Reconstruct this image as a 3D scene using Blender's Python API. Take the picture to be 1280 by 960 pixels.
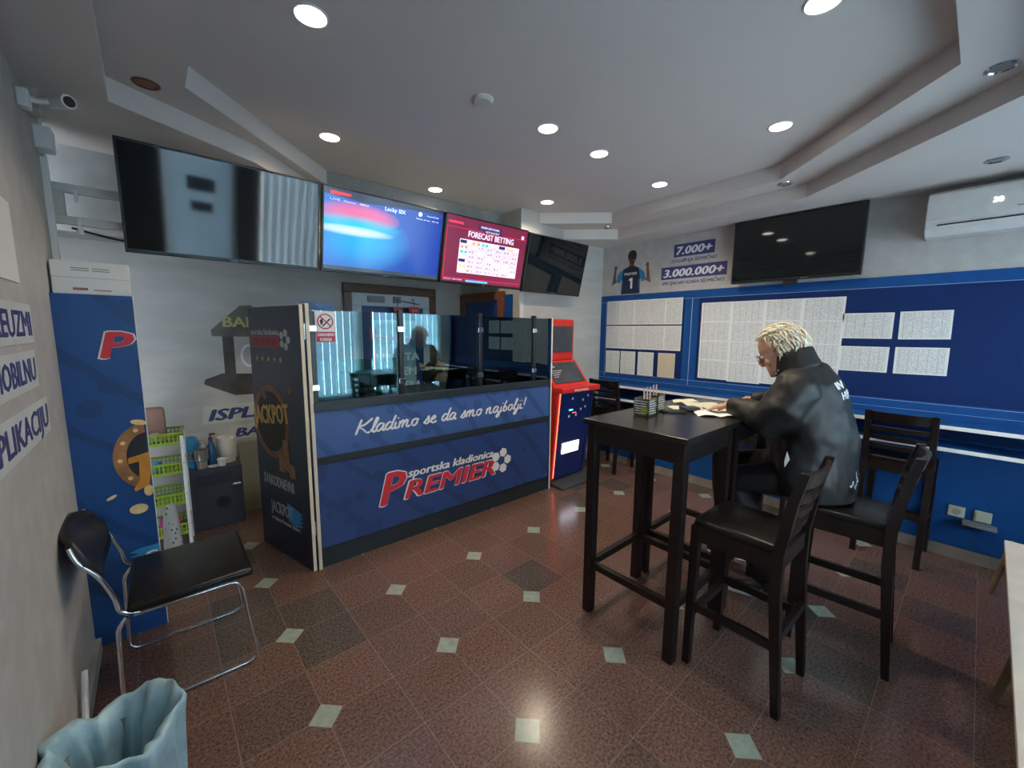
import bpy, bmesh, math, random
from mathutils import Vector, Matrix
from mathutils.geometry import tessellate_polygon
random.seed(7)
PI = math.pi
for o in list(bpy.data.objects): bpy.data.objects.remove(o)
S = bpy.context.scene
COL = S.collection

# ------------------------------------------------------------------ camera
cam = bpy.data.cameras.new('camera'); camo = bpy.data.objects.new('camera', cam); COL.objects.link(camo)
yaw, pitch, roll, FL, CH = 0.719036, 0.128874, 0.0082472, 510.18, 1.6133
f = Vector((math.sin(yaw)*math.cos(pitch), math.cos(yaw)*math.cos(pitch), -math.sin(pitch)))
r0 = Vector((math.cos(yaw), -math.sin(yaw), 0)); u0 = r0.cross(f)
r = r0*math.cos(roll)+u0*math.sin(roll); u = u0*math.cos(roll)-r0*math.sin(roll)
camo.matrix_world = Matrix(((r.x,u.x,-f.x,0),(r.y,u.y,-f.y,0),(r.z,u.z,-f.z,CH),(0,0,0,1)))
cam.sensor_width = 36; cam.lens = 36*FL/1280; cam.clip_start = 0.02
S.camera = camo
S.view_settings.view_transform = 'Standard'; S.view_settings.look = 'None'
S.view_settings.gamma = 1; S.view_settings.use_curve_mapping = False
S.view_settings.exposure = 0.15
S.cycles.caustics_reflective = False; S.cycles.caustics_refractive = False; S.cycles.sample_clamp_indirect = 4

# ------------------------------------------------------------------ light
W = bpy.data.worlds.new('world'); S.world = W; W.use_nodes = True
W.node_tree.nodes['Background'].inputs[0].default_value = (.80,.90,1,1)
W.node_tree.nodes['Background'].inputs[1].default_value = 4.5
def area(name, loc, rot, sx, sy, e, col):
    l = bpy.data.lights.new(name,'AREA'); l.shape='RECTANGLE'; l.size=sx; l.size_y=sy; l.energy=e; l.color=col
    o = bpy.data.objects.new(name,l); COL.objects.link(o); o.location=loc; o.rotation_euler=rot; return o
# daylight outside the three windows in the street wall behind the camera (y = -1.1)
WINS = [(.20,1.02),(1.26,2.58),(2.74,4.10)]
for i,(a,b) in enumerate(WINS):
    area('daylight', ((a+b)/2,-1.42,1.45), (-PI/2,0,PI), b-a, 1.8, 120*(b-a), (.86,.94,1))
WARM=(1,.83,.62)
LIT = [(.569,1.877),(.958,2.898),(1.973,3.30),(1.918,1.877),(2.44,1.886),(2.95,2.88),(3.30,1.911),(2.929,.924),(1.985,.518)]

# ------------------------------------------------------------------ materials
MATS = {}
def nodes(m):
    m.use_nodes=True; nt=m.node_tree; return nt, nt.nodes, nt.links, nt.nodes['Principled BSDF']
def mat(name, col, rough=.6, metal=0, var=.06, scale=12, emit=0, bump=0, spec=.5, coat=0):
    if name in MATS: return MATS[name]
    m=bpy.data.materials.new(name); nt,N,L,B=nodes(m)
    B.inputs['Roughness'].default_value=rough; B.inputs['Metallic'].default_value=metal
    B.inputs['Specular IOR Level'].default_value=spec; B.inputs['Coat Weight'].default_value=coat
    B.inputs['Coat Roughness'].default_value=.1
    tc=N.new('ShaderNodeTexCoord'); nz=N.new('ShaderNodeTexNoise'); nz.inputs['Scale'].default_value=scale; nz.inputs['Detail'].default_value=4
    L.new(tc.outputs['Object'],nz.inputs['Vector'])
    cr=N.new('ShaderNodeValToRGB'); cr.color_ramp.elements[0].position=.3; cr.color_ramp.elements[1].position=.7
    lo=[max(0,c*(1-var)) for c in col]; hi=[min(1,c*(1+var)) for c in col]
    cr.color_ramp.elements[0].color=(*lo,1); cr.color_ramp.elements[1].color=(*hi,1)
    L.new(nz.outputs['Fac'],cr.inputs['Fac']); L.new(cr.outputs['Color'],B.inputs['Base Color'])
    if emit: L.new(cr.outputs['Color'],B.inputs['Emission Color']); B.inputs['Emission Strength'].default_value=emit
    if bump:
        b=N.new('ShaderNodeBump'); b.inputs['Strength'].default_value=bump; b.inputs['Distance'].default_value=.01
        L.new(nz.outputs['Fac'],b.inputs['Height']); L.new(b.outputs['Normal'],B.inputs['Normal'])
    MATS[name]=m; return m
def mth(N,L,op,a,b=None,c=None):
    n=N.new('ShaderNodeMath'); n.operation=op
    for i,v in enumerate((a,b,c)):
        if v is None: continue
        if isinstance(v,(int,float)): n.inputs[i].default_value=v
        else: L.new(v,n.inputs[i])
    return n.outputs[0]
def mixc(N,L,fac,a,b,mode='MIX'):
    n=N.new('ShaderNodeMix'); n.data_type='RGBA'; n.blend_type=mode
    for i,v in ((0,fac),(6,a),(7,b)):
        if isinstance(v,(int,float)): n.inputs[i].default_value=v
        elif isinstance(v,tuple): n.inputs[i].default_value=(*v[:3],1)
        else: L.new(v,n.inputs[i])
    return n.outputs[2]
def floor_mat():
    m=bpy.data.materials.new('granite_floor'); nt,N,L,B=nodes(m)
    g=N.new('ShaderNodeNewGeometry'); s=N.new('ShaderNodeSeparateXYZ'); L.new(g.outputs['Position'],s.inputs[0])
    x=mth(N,L,'SUBTRACT',s.outputs[0],.4239); y=mth(N,L,'SUBTRACT',s.outputs[1],.4563)
    def dist(v,p):
        t=mth(N,L,'FRACT',mth(N,L,'ADD',mth(N,L,'DIVIDE',v,p),.5))
        return mth(N,L,'MULTIPLY',mth(N,L,'ABSOLUTE',mth(N,L,'SUBTRACT',t,.5)),p)
    dd=mth(N,L,'ADD',dist(x,.6),dist(y,.6))
    ym=mth(N,L,'GREATER_THAN',y,-.22); dia=mth(N,L,'MULTIPLY',mth(N,L,'LESS_THAN',dd,.069),ym); rim=mth(N,L,'MULTIPLY',ym,mth(N,L,'LESS_THAN',mth(N,L,'ABSOLUTE',mth(N,L,'SUBTRACT',dd,.07)),.0018))
    gl=mth(N,L,'LESS_THAN',mth(N,L,'MINIMUM',dist(x,.3),dist(y,.3)),.0011)
    gl=mth(N,L,'MAXIMUM',mth(N,L,'MULTIPLY',gl,mth(N,L,'SUBTRACT',1,dia)),rim)
    cx=N.new('ShaderNodeCombineXYZ')
    L.new(mth(N,L,'FLOOR',mth(N,L,'DIVIDE',x,.3)),cx.inputs[0]); L.new(mth(N,L,'FLOOR',mth(N,L,'DIVIDE',y,.3)),cx.inputs[1])
    wn=N.new('ShaderNodeTexWhiteNoise'); wn.noise_dimensions='2D'; L.new(cx.outputs[0],wn.inputs['Vector'])
    tr=N.new('ShaderNodeValToRGB'); e=tr.color_ramp.elements
    e[0].color=(.100,.080,.068,1); e[0].position=0; e[1].color=(.168,.098,.078,1); e[1].position=.9
    k=e.new(.09); k.color=(.100,.080,.068,1); k=e.new(.13); k.color=(.138,.088,.072,1)
    L.new(wn.outputs['Value'],tr.inputs['Fac'])
    v=N.new('ShaderNodeTexNoise'); v.inputs['Scale'].default_value=85; v.inputs['Detail'].default_value=8; v.inputs['Roughness'].default_value=.7; L.new(g.outputs['Position'],v.inputs['Vector'])
    sp=N.new('ShaderNodeValToRGB'); sp.color_ramp.elements[0].position=.36; sp.color_ramp.elements[1].position=.66
    sp.color_ramp.elements[0].color=(.32,.34,.34,1); sp.color_ramp.elements[1].color=(1.65,1.56,1.5,1); L.new(v.outputs['Fac'],sp.inputs['Fac'])
    base=mixc(N,L,1.0,tr.outputs['Color'],sp.outputs['Color'],'MULTIPLY')
    vn=N.new('ShaderNodeTexNoise'); vn.inputs['Scale'].default_value=30; L.new(g.outputs['Position'],vn.inputs['Vector'])
    dc=mixc(N,L,vn.outputs['Fac'],(.20,.25,.21),(.40,.46,.38))
    c=mixc(N,L,dia,base,dc); c=mixc(N,L,gl,c,(.26,.2,.17))
    L.new(c,B.inputs['Base Color'])
    n2=N.new('ShaderNodeTexNoise'); n2.inputs['Scale'].default_value=5; L.new(g.outputs['Position'],n2.inputs['Vector'])
    L.new(mth(N,L,'ADD',mth(N,L,'MULTIPLY',n2.outputs['Fac'],.05),.17),B.inputs['Roughness'])
    MATS['floor']=m; return m
def wallpaper_mat():
    m=bpy.data.materials.new('grey_wallpaper'); nt,N,L,B=nodes(m)
    g=N.new('ShaderNodeNewGeometry'); mp=N.new('ShaderNodeMapping'); mp.inputs['Rotation'].default_value=(.3,.75,.5); mp.inputs['Scale'].default_value=(2,7,7)
    L.new(g.outputs['Position'],mp.inputs[0]); nz=N.new('ShaderNodeTexNoise'); nz.inputs['Scale'].default_value=1.3; nz.inputs['Detail'].default_value=5
    L.new(mp.outputs[0],nz.inputs['Vector'])
    r_=N.new('ShaderNodeValToRGB'); r_.color_ramp.elements[0].position=.42; r_.color_ramp.elements[1].position=.72
    r_.color_ramp.elements[0].color=(.43,.425,.405,1); r_.color_ramp.elements[1].color=(.51,.505,.485,1)
    L.new(nz.outputs['Fac'],r_.inputs['Fac']); L.new(r_.outputs['Color'],B.inputs['Base Color']); B.inputs['Roughness'].default_value=.55
    MATS['wall']=m; return m
def poster_mat(name,col,dark):
    m=bpy.data.materials.new(name); nt,N,L,B=nodes(m)
    tc=N.new('ShaderNodeTexCoord'); v=N.new('ShaderNodeTexVoronoi'); v.inputs['Scale'].default_value=6; L.new(tc.outputs['Object'],v.inputs['Vector'])
    a=mth(N,L,'LESS_THAN',v.outputs['Distance'],.28)
    wv=N.new('ShaderNodeTexWave'); wv.inputs['Scale'].default_value=1.6; wv.inputs['Distortion'].default_value=3; wv.bands_direction='DIAGONAL'; L.new(tc.outputs['Object'],wv.inputs['Vector'])
    b=mth(N,L,'GREATER_THAN',wv.outputs['Fac'],.93)
    k=mth(N,L,'MULTIPLY',mth(N,L,'MAXIMUM',a,b),.4)
    L.new(mixc(N,L,k,col,dark),B.inputs['Base Color']); B.inputs['Roughness'].default_value=.38
    MATS[name]=m; return m
def paper_mat(name,colr,ink=(.25,.26,.27),cols=26,rows=95,amt=.75):
    m=bpy.data.materials.new(name); nt,N,L,B=nodes(m)
    tc=N.new('ShaderNodeTexCoord'); s=N.new('ShaderNodeSeparateXYZ'); L.new(tc.outputs['Generated'],s.inputs[0])
    yy=s.outputs[1]; zz=s.outputs[2]
    row=mth(N,L,'LESS_THAN',mth(N,L,'FRACT',mth(N,L,'MULTIPLY',zz,rows)),.55)
    cx=N.new('ShaderNodeCombineXYZ'); L.new(mth(N,L,'FLOOR',mth(N,L,'MULTIPLY',yy,cols*3)),cx.inputs[0]); L.new(mth(N,L,'FLOOR',mth(N,L,'MULTIPLY',zz,rows)),cx.inputs[1])
    oi=N.new('ShaderNodeObjectInfo'); L.new(oi.outputs['Random'],cx.inputs[2])
    wn=N.new('ShaderNodeTexWhiteNoise'); L.new(cx.outputs[0],wn.inputs['Vector'])
    ink_=mth(N,L,'MULTIPLY',row,mth(N,L,'GREATER_THAN',wn.outputs['Value'],.42))
    lin=mth(N,L,'LESS_THAN',mth(N,L,'FRACT',mth(N,L,'MULTIPLY',yy,cols/4)),.05)
    def band(v,a): return mth(N,L,'MULTIPLY',mth(N,L,'GREATER_THAN',v,a),mth(N,L,'LESS_THAN',v,1-a))
    mask=mth(N,L,'MULTIPLY',band(yy,.05),band(zz,.04))
    k=mth(N,L,'MULTIPLY',mth(N,L,'MULTIPLY',mth(N,L,'MAXIMUM',ink_,lin),mask),amt)
    L.new(mixc(N,L,k,colr,ink),B.inputs['Base Color']); B.inputs['Roughness'].default_value=.7
    MATS[name]=m; return m
def glass_mat(name,tint,ior):
    m=bpy.data.materials.new(name); m.use_nodes=True; nt=m.node_tree; N,L=nt.nodes,nt.links; N.clear()
    out=N.new('ShaderNodeOutputMaterial'); t=N.new('ShaderNodeBsdfTransparent'); gl=N.new('ShaderNodeBsdfGlossy'); mx=N.new('ShaderNodeMixShader'); fr=N.new('ShaderNodeFresnel')
    fr.inputs['IOR'].default_value=ior; gl.inputs['Roughness'].default_value=.01; gl.inputs['Color'].default_value=(.72,.95,1,1)
    nz=N.new('ShaderNodeTexNoise'); nz.inputs['Scale'].default_value=2
    c=mixc(N,L,mth(N,L,'MULTIPLY',nz.outputs['Fac'],.1),tint,(1,1,1)); L.new(c,t.inputs['Color'])
    L.new(fr.outputs[0],mx.inputs[0]); L.new(t.outputs[0],mx.inputs[1]); L.new(gl.outputs[0],mx.inputs[2]); L.new(mx.outputs[0],out.inputs[0])
    MATS[name]=m; return m
floor_mat(); wallpaper_mat()
poster_mat('counter_blue',(.05,.11,.30),(.015,.035,.12)); poster_mat('pillar_blue',(.012,.07,.24),(.006,.02,.075)); poster_mat('leaf_navy',(.008,.02,.055),(.004,.008,.025)); poster_mat('poster_blue',(.015,.05,.2),(.01,.02,.08))
paper_mat('list_paper',(.72,.75,.74),cols=22,rows=60); paper_mat('letter_paper',(.66,.70,.67),cols=6,rows=45,amt=.45); paper_mat('old_paper',(.60,.53,.38),cols=4,rows=36,amt=.25)
glass_mat('tinted_glass',(.80,.93,.94),1.85); glass_mat('teal_glass',(.25,.72,.72),1.5)
ceil=mat('ceiling_paint',(.63,.585,.555),.8,var=.015,scale=3)
white=mat('white_plastic',(.72,.73,.72),.35,var=.02); black=mat('black_plastic',(.012,.012,.014),.3)
wood=mat('dark_wood',(.011,.007,.0065),.36,var=.35,scale=18,spec=.4); leather=mat('black_leather',(.008,.008,.008),.30,spec=.4,var=.2,bump=.1,scale=60)
tabletop_m=mat('table_laminate',(.014,.012,.011),.25,var=.15,scale=30)
chrome=mat('chrome',(.75,.77,.8),.12,1); screenoff=mat('screen_off',(.008,.011,.012),.045,var=.02,spec=.5)
red=mat('red_paint',(.62,.025,.02),.35,var=.03); redp=mat('red_print',(.62,.03,.045),.5,var=.03); whitep=mat('white_print',(.78,.8,.82),.5,var=.02)
navyp=mat('navy_print',(.045,.05,.19),.5); cream=mat('cream_edge',(.72,.66,.5),.55); plinth=mat('plinth_dark',(.018,.028,.034),.4)
bblue=mat('board_blue',(.005,.068,.25),.6,var=.05,spec=.25); bnavy=mat('board_navy',(.004,.022,.105),.65,var=.06,spec=.2); bline=mat('board_line',(.35,.45,.62),.5)
goldp=mat('gold_print',(.62,.36,.10),.4,var=.25,scale=25); gold2=mat('gold_light_print',(.85,.62,.28),.4,var=.15,scale=25); brownp=mat('bronze_print',(.22,.09,.045),.45,var=.3,scale=15); darkp=mat('dark_print',(.02,.015,.02),.5)
cyanp=mat('cyan_print',(.03,.30,.62),.5)
brown=mat('door_frame_brown',(.10,.055,.032),.4,var=.2); brownr=mat('door_frame_reddish',(.20,.07,.03),.4,var=.2)
green=mat('lime_plastic',(.22,.33,.03),.4); grey=mat('grey_plastic',(.2,.21,.22),.4); dgrey=mat('dark_grey',(.035,.04,.055),.4)
skin=mat('skin',(.52,.29,.2),.5,var=.08,scale=20); jacket_m=mat('black_jacket_cloth',(.009,.010,.011),.5,var=.2,scale=6,bump=.25,spec=.38); trous=mat('black_trousers',(.010,.010,.012),.65,bump=.2)
hairw=mat('white_blond_hair',(.74,.68,.54),.5,var=.22,scale=80,bump=.6); hairb=mat('black_hair',(.015,.012,.012),.4)

# ------------------------------------------------------------------ mesh helpers
def obj(name,bm,m,parent=None,smooth=False,loc=None):
    me=bpy.data.meshes.new(name); bm.normal_update(); bm.to_mesh(me); bm.free()
    if m: me.materials.append(m)
    if smooth: me.polygons.foreach_set('use_smooth',[True]*len(me.polygons))
    o=bpy.data.objects.new(name,me); COL.objects.link(o)
    if parent: o.parent=parent
    if loc: o.location=loc
    return o
def sm(o,ang=40):
    o.data.polygons.foreach_set('use_smooth',[True]*len(o.data.polygons)); o.data.set_sharp_from_angle(angle=math.radians(ang)); return o
def thing(name,label,cat,loc=(0,0,0),rz=0,group=None):
    o=bpy.data.objects.new(name,None); COL.objects.link(o); o.empty_display_size=.1; o.location=loc; o.rotation_euler=(0,0,rz)
    return tag(o,label,cat,group)
def tag(o,label,cat,group=None):
    o['label']=label; o['category']=cat
    if group: o['group']=group
    return o
def struct(name,bm,m,parent=None):
    o=obj(name,bm,m,parent)
    if not parent: o['kind']='structure'
    return o
def base(o):   # move a single-mesh thing's origin to its base centre
    vs=[v.co for v in o.data.vertices]; c=Vector(((min(v.x for v in vs)+max(v.x for v in vs))/2,(min(v.y for v in vs)+max(v.y for v in vs))/2,min(v.z for v in vs)))
    o.data.transform(Matrix.Translation(-c)); o.location=o.location+c; return o
def B(): return bmesh.new()
def box(bm,x0,x1,y0,y1,z0,z1,bev=0,M=None):
    t=bmesh.new(); bmesh.ops.create_cube(t,size=1)
    for v in t.verts: v.co=Vector(((x0+x1)/2+v.co.x*(x1-x0),(y0+y1)/2+v.co.y*(y1-y0),(z0+z1)/2+v.co.z*(z1-z0)))
    if bev: bmesh.ops.bevel(t,geom=t.edges[:],offset=min(bev,abs(x1-x0)*.45,abs(y1-y0)*.45,abs(z1-z0)*.45),segments=2,affect='EDGES',profile=.6)
    add(bm,t,M); return bm
def add(bm,t,M=None):
    if M: bmesh.ops.transform(t,matrix=M,verts=t.verts[:])
    me=bpy.data.meshes.new('tmp'); t.to_mesh(me); t.free(); bm.from_mesh(me); bpy.data.meshes.remove(me)
def hull8(bm,pts):   # 8 points bottom quad then top quad
    vs=[bm.verts.new(p) for p in pts]
    for q in ((3,2,1,0),(4,5,6,7),(0,1,5,4),(1,2,6,5),(2,3,7,6),(3,0,4,7)): bm.faces.new([vs[i] for i in q])
    return bm
def cyl(bm,c,r_,h,axis='Z',r2=None,seg=24,M=None,caps=True):
    t=bmesh.new(); bmesh.ops.create_cone(t,cap_ends=caps,segments=seg,radius1=r_,radius2=r_ if r2 is None else r2,depth=h)
    R={'Z':Matrix(),'X':Matrix.Rotation(PI/2,4,'Y'),'Y':Matrix.Rotation(-PI/2,4,'X')}[axis]
    T=Matrix.Translation(Vector(c))@R
    add(bm,t,(M@T) if M else T); return bm
def sph(bm,c,r_,sc=(1,1,1),seg=16,M=None):
    t=bmesh.new(); bmesh.ops.create_uvsphere(t,u_segments=seg,v_segments=max(6,seg//2+2),radius=r_)
    T=Matrix.Translation(Vector(c))@Matrix.Diagonal((*sc,1)); add(bm,t,(M@T) if M else T); return bm
def loft(bm,cs,ab,ref=Vector((1,0,0)),seg=16,cap=True):
    rings=[]; n=len(cs); cs=[Vector(c) for c in cs]
    for i,c in enumerate(cs):
        t=(cs[min(i+1,n-1)]-cs[max(i-1,0)]).normalized()
        a=(ref-t*ref.dot(t)); 
        if a.length<1e-3: a=t.orthogonal()
        a.normalize(); b=t.cross(a)
        ra,rb=ab[i] if isinstance(ab[i],(tuple,list)) else (ab[i],ab[i])
        rings.append([bm.verts.new(c+a*ra*math.cos(2*PI*k/seg)+b*rb*math.sin(2*PI*k/seg)) for k in range(seg)])
    for p,q in zip(rings,rings[1:]):
        for k in range(seg): bm.faces.new((p[k],p[(k+1)%seg],q[(k+1)%seg],q[k]))
    if cap: bm.faces.new(rings[0][::-1]); bm.faces.new(rings[-1])
    return bm
def smoothpath(pts,n=6,closed=False):
    pts=[Vector(p) for p in pts]; out=[]; m=len(pts)
    for i in range(m if closed else m-1):
        g=lambda k:pts[k%m] if closed else pts[max(0,min(m-1,k))]
        p0,p1,p2,p3=g(i-1),g(i),g(i+1),g(i+2)
        for j in range(n):
            t=j/n; out.append(.5*((2*p1)+(p2-p0)*t+(2*p0-5*p1+4*p2-p3)*t*t+(3*p1-p0-3*p2+p3)*t**3))
    if not closed: out.append(pts[-1])
    return out
def fillet(pts,rad,n=5):
    pts=[Vector(p) for p in pts]; out=[pts[0]]
    for a,b,c in zip(pts,pts[1:],pts[2:]):
        d1=(a-b); d2=(c-b); k=min(rad,d1.length*.45,d2.length*.45); p=b+d1.normalized()*k; q=b+d2.normalized()*k
        for j in range(n+1):
            t=j/n; out.append(p*(1-t)**2+b*2*t*(1-t)+q*t*t)
    out.append(pts[-1]); return out
def tube(bm,pts,r_,seg=8,ref=None):
    pts=[Vector(p) for p in pts]; n=len(pts); rings=[]
    t0=(pts[1]-pts[0]).normalized(); a=t0.orthogonal().normalized() if ref is None else Vector(ref)
    for i,c in enumerate(pts):
        t=(pts[min(i+1,n-1)]-pts[max(i-1,0)]).normalized(); a=(a-t*a.dot(t)).normalized(); b=t.cross(a)
        rr=r_[i] if isinstance(r_,list) else r_
        rings.append([bm.verts.new(c+(a*math.cos(2*PI*k/seg)+b*math.sin(2*PI*k/seg))*rr) for k in range(seg)])
    for p,q in zip(rings,rings[1:]):
        for k in range(seg): bm.faces.new((p[k],p[(k+1)%seg],q[(k+1)%seg],q[k]))
    bm.faces.new(rings[0][::-1]); bm.faces.new(rings[-1]); return bm
def lathe(bm,prof,c=(0,0,0),seg=24):
    rings=[[bm.verts.new((c[0]+r_*math.cos(2*PI*k/seg),c[1]+r_*math.sin(2*PI*k/seg),c[2]+z)) for k in range(seg)] for r_,z in prof]
    for p,q in zip(rings,rings[1:]):
        for k in range(seg): bm.faces.new((p[k],p[(k+1)%seg],q[(k+1)%seg],q[k]))
    if prof[0][0]>.001: bm.faces.new(rings[0][::-1])
    if prof[-1][0]>.001: bm.faces.new(rings[-1])
    bmesh.ops.remove_doubles(bm,verts=bm.verts[:],dist=1e-5); return bm
def frame(o,r_,u_):
    r_=Vector(r_).normalized(); u_=Vector(u_).normalized(); n=r_.cross(u_)
    return Matrix(((r_.x,u_.x,n.x,o[0]),(r_.y,u_.y,n.y,o[1]),(r_.z,u_.z,n.z,o[2]),(0,0,0,1)))
def flat(bm,pts,M,th=.001,lift=0):     # printed shape with its own small thickness; holes allowed as extra loops
    loops=pts if isinstance(pts[0][0],(tuple,list)) else [pts]
    vv=[[Vector((x,y,0)) for x,y in lp] for lp in loops]; tri=tessellate_polygon(vv); allp=[p for l in vv for p in l]
    top=[bm.verts.new(M@Vector((p.x,p.y,lift+th))) for p in allp]; bot=[bm.verts.new(M@Vector((p.x,p.y,lift))) for p in allp]
    for a,b,c in tri:
        nrm=(allp[b]-allp[a]).cross(allp[c]-allp[a]).z
        if nrm<0: b,c=c,b
        bm.faces.new((top[a],top[b],top[c])); bm.faces.new((bot[c],bot[b],bot[a]))
    k=0
    for l in vv:
        n=len(l)
        for i in range(n):
            j=(i+1)%n
            try: bm.faces.new((bot[k+i],bot[k+j],top[k+j],top[k+i]))
            except ValueError: pass
        k+=n
    return bm
def rect(x0,x1,y0,y1): return [(x0,y0),(x1,y0),(x1,y1),(x0,y1)]
def ell(cx,cy,a,b=None,n=28,rot=0):
    b=a if b is None else b; c,s=math.cos(rot),math.sin(rot)
    return [(cx+a*math.cos(2*PI*k/n)*c-b*math.sin(2*PI*k/n)*s, cy+a*math.cos(2*PI*k/n)*s+b*math.sin(2*PI*k/n)*c) for k in range(n)]
def txt(bm,body,M,x=0,y=0,w=None,h=.1,bold=0,shear=0,align='LEFT',lift=0,th=.0008,rot=0):
    """letters of cap height h starting at (x,y) in the plane M; squeezed to width w when given"""
    cu=bpy.data.curves.new('t','FONT'); cu.body=body; cu.size=1; cu.offset=0; cu.shear=shear; cu.resolution_u=2; cu.fill_mode='FRONT'; cu.extrude=0
    ob=bpy.data.objects.new('t',cu); COL.objects.link(ob); dg=bpy.context.evaluated_depsgraph_get()
    me=bpy.data.meshes.new_from_object(ob.evaluated_get(dg)); bpy.data.objects.remove(ob); bpy.data.curves.remove(cu)
    if not me.vertices: return bm
    xs=[v.co.x for v in me.vertices]; x0,x1=min(xs),max(xs); sy=h/.70; sx=sy if w is None else w/(x1-x0)
    W_=(x1-x0)*sx; ox={'LEFT':0,'CENTER':-W_/2,'RIGHT':-W_}[align]
    R=Matrix.Rotation(rot,4,'Z')
    T=M@Matrix.Translation((x,y,lift+th))@R@Matrix.Translation((ox,0,0))@Matrix.Diagonal((sx,sy,1,1))@Matrix.Translation((-x0,0,0))
    t=bmesh.new(); t.from_mesh(me); bpy.data.meshes.remove(me)
    e=bmesh.ops.extrude_face_region(t,geom=t.faces[:]); vs=[g for g in e['geom'] if isinstance(g,bmesh.types.BMVert)]
    for v in vs: v.co.z-=th
    bmesh.ops.recalc_face_normals(t,faces=t.faces[:])
    if bold:
        d=bold*.8
        for q,(dx,dy) in enumerate(((-d,0),(d,0),(0,d*.5),(0,-d*.5))):
            c=t.copy(); bmesh.ops.translate(c,verts=c.verts[:],vec=(dx,dy,-.00011*(q+1))); add(bm,c,T)
    add(bm,t,T); return bm
def tile(parent,name,m,fn):
    bm=B(); fn(bm); return obj(name,bm,m,parent)
def ball_polys(cx,cy,R_,rot=.3):
    out=[]
    for k in range(5):
        a=rot+2*PI*k/5+PI/2+PI/5; c=(cx+R_*.64*math.cos(a),cy+R_*.64*math.sin(a))
        out.append([(c[0]+R_*.37*math.cos(a+PI/6+j*PI/3),c[1]+R_*.37*math.sin(a+PI/6+j*PI/3)) for j in range(6)])
    return out
def logo(parent,M,x,y,w,hP,slope=0,lift=0):
    """PREMIER word mark: big P, smaller REMIER, small line above, football at the end"""
    bo=B(); br=B(); bw=B()
    txt(bo,'P',M,x-.006,y-.006,w*.155+.012,hP+.012,bold=.05,shear=.25,lift=lift)
    txt(bo,'REMIER',M,x+w*.15-.004,y-.002,w*.70+.008,hP*.56+.012,bold=.05,shear=.25,lift=lift)
    txt(br,'P',M,x,y,w*.155,hP,bold=.04,shear=.25,lift=lift+.001)
    txt(br,'REMIER',M,x+w*.155,y+.004,w*.69,hP*.56,bold=.04,shear=.25,lift=lift+.001)
    txt(bw,'sportska kladionica',M,x+w*.175,y+hP*.70,w*.66,hP*.27,bold=.045,shear=.25,lift=lift+.001)
    for p in ball_polys(x+w*.91,y+hP*.46,hP*.50): flat(bw,p,M,.001,lift+.001)
    obj('lettering_outline',bo,whitep,parent); obj('lettering',br,redp,parent); obj('lettering',bw,whitep,parent)

# ================================================================== THE ROOM
XR,XL,YB,YK,XC,YW = 4.27,-.34,4.24,3.18,2.89,-1.1
Z1,Z2,Z3 = 2.63,2.735,2.845
struct('floor',box(B(),-1.3,XR+.2,YW-.2,YB+.2,-.1,0),MATS['floor'])
wl=MATS['wall']
struct('wall_right',box(B(),XR,XR+.15,YW-.15,YB+.15,0,3),wl)
b=B(); box(b,XL-.12,XL,YW-.15,3.14,0,3); struct('wall_left',b,wl)
struct('wall_back',box(B(),-1.3,XC,YB,YB+.15,0,3),wl)
struct('wall_bay',box(B(),-1.3,-1.15,3.0,YB,0,3),wl)
b=B(); box(b,XC,XR,YK,YK+.12,0,3); box(b,XC,XC+.12,YK+.12,YB,0,3); struct('wall_behind_terminal',b,wl)
b=B()   # street wall with three window openings
xs=[XL-.12]+[v for w_ in WINS for v in w_]+[XR+.15]
for i in range(0,len(xs),2): box(b,xs[i],xs[i+1],YW-.15,YW,0,3)
for a,c in WINS: box(b,a,c,YW-.15,YW,0,.5); box(b,a,c,YW-.15,YW,2.42,3)
struct('wall_street',b,mat('street_wall_paint',(.2,.2,.2),.7))
I=[(.205,.85),(.88,.175),(2.63,.175),(3.57,1.10),(3.69,2.66),(3.10,3.23),(3.10,3.60),(1.22,3.60),(.205,2.58)]
O=[(-.06,.72),(.74,-.08),(2.80,-.10),(3.79,.984),(3.95,2.76),(3.47,3.24),(3.3,3.7),(1.20,3.7),(.56,3.06),(-.07,2.71)]
def plate(bm,hole,z,zt):
    R_=[(-1.3,YW-.2),(XR+.2,YW-.2),(XR+.2,YB+.2),(-1.3,YB+.2)]
    vv=[[Vector((x,y,0)) for x,y in R_],[Vector((x,y,0)) for x,y in hole]]; A=vv[0]+vv[1]
    lo=[bm.verts.new((p.x,p.y,z)) for p in A]
    for t in tessellate_polygon(vv): bm.faces.new([lo[i] for i in t])
    hi=[bm.verts.new((p.x,p.y,zt)) for p in vv[1]]; n=len(hole)
    for i in range(n): bm.faces.new((lo[4+i],lo[4+(i+1)%n],hi[(i+1)%n],hi[i]))
b=B(); plate(b,O,Z1,Z2); plate(b,I,Z2,Z3); box(b,-1.3,XR+.2,YW-.2,YB+.2,Z3,Z3+.1)
struct('ceiling',b,ceil)
struct('trim_1',box(B(),-1.15,XC,3.50,3.75,2.16,Z3-.002),mat('beam_plaster',(.30,.31,.31),.7,var=.12,scale=9))      # beam behind the screens
struct('baseboard_right',box(B(),XR-.012,XR,YW,YK,0,.085),mat('baseboard_tile',(.26,.23,.20),.4,var=.2,scale=8))
struct('baseboard_kiosk',box(B(),XC,XR-.012,YK-.012,YK,0,.085),MATS['baseboard_tile'])
struct('baseboard_left',box(B(),XL,XL+.025,YW,2.76,0,.07),mat('baseboard_grey',(.3,.31,.3),.5))
struct('trim_2',box(B(),XL-.12,XL+.012,3.14,3.155,1.2,Z1,.002),white)   # white corner strip
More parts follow.
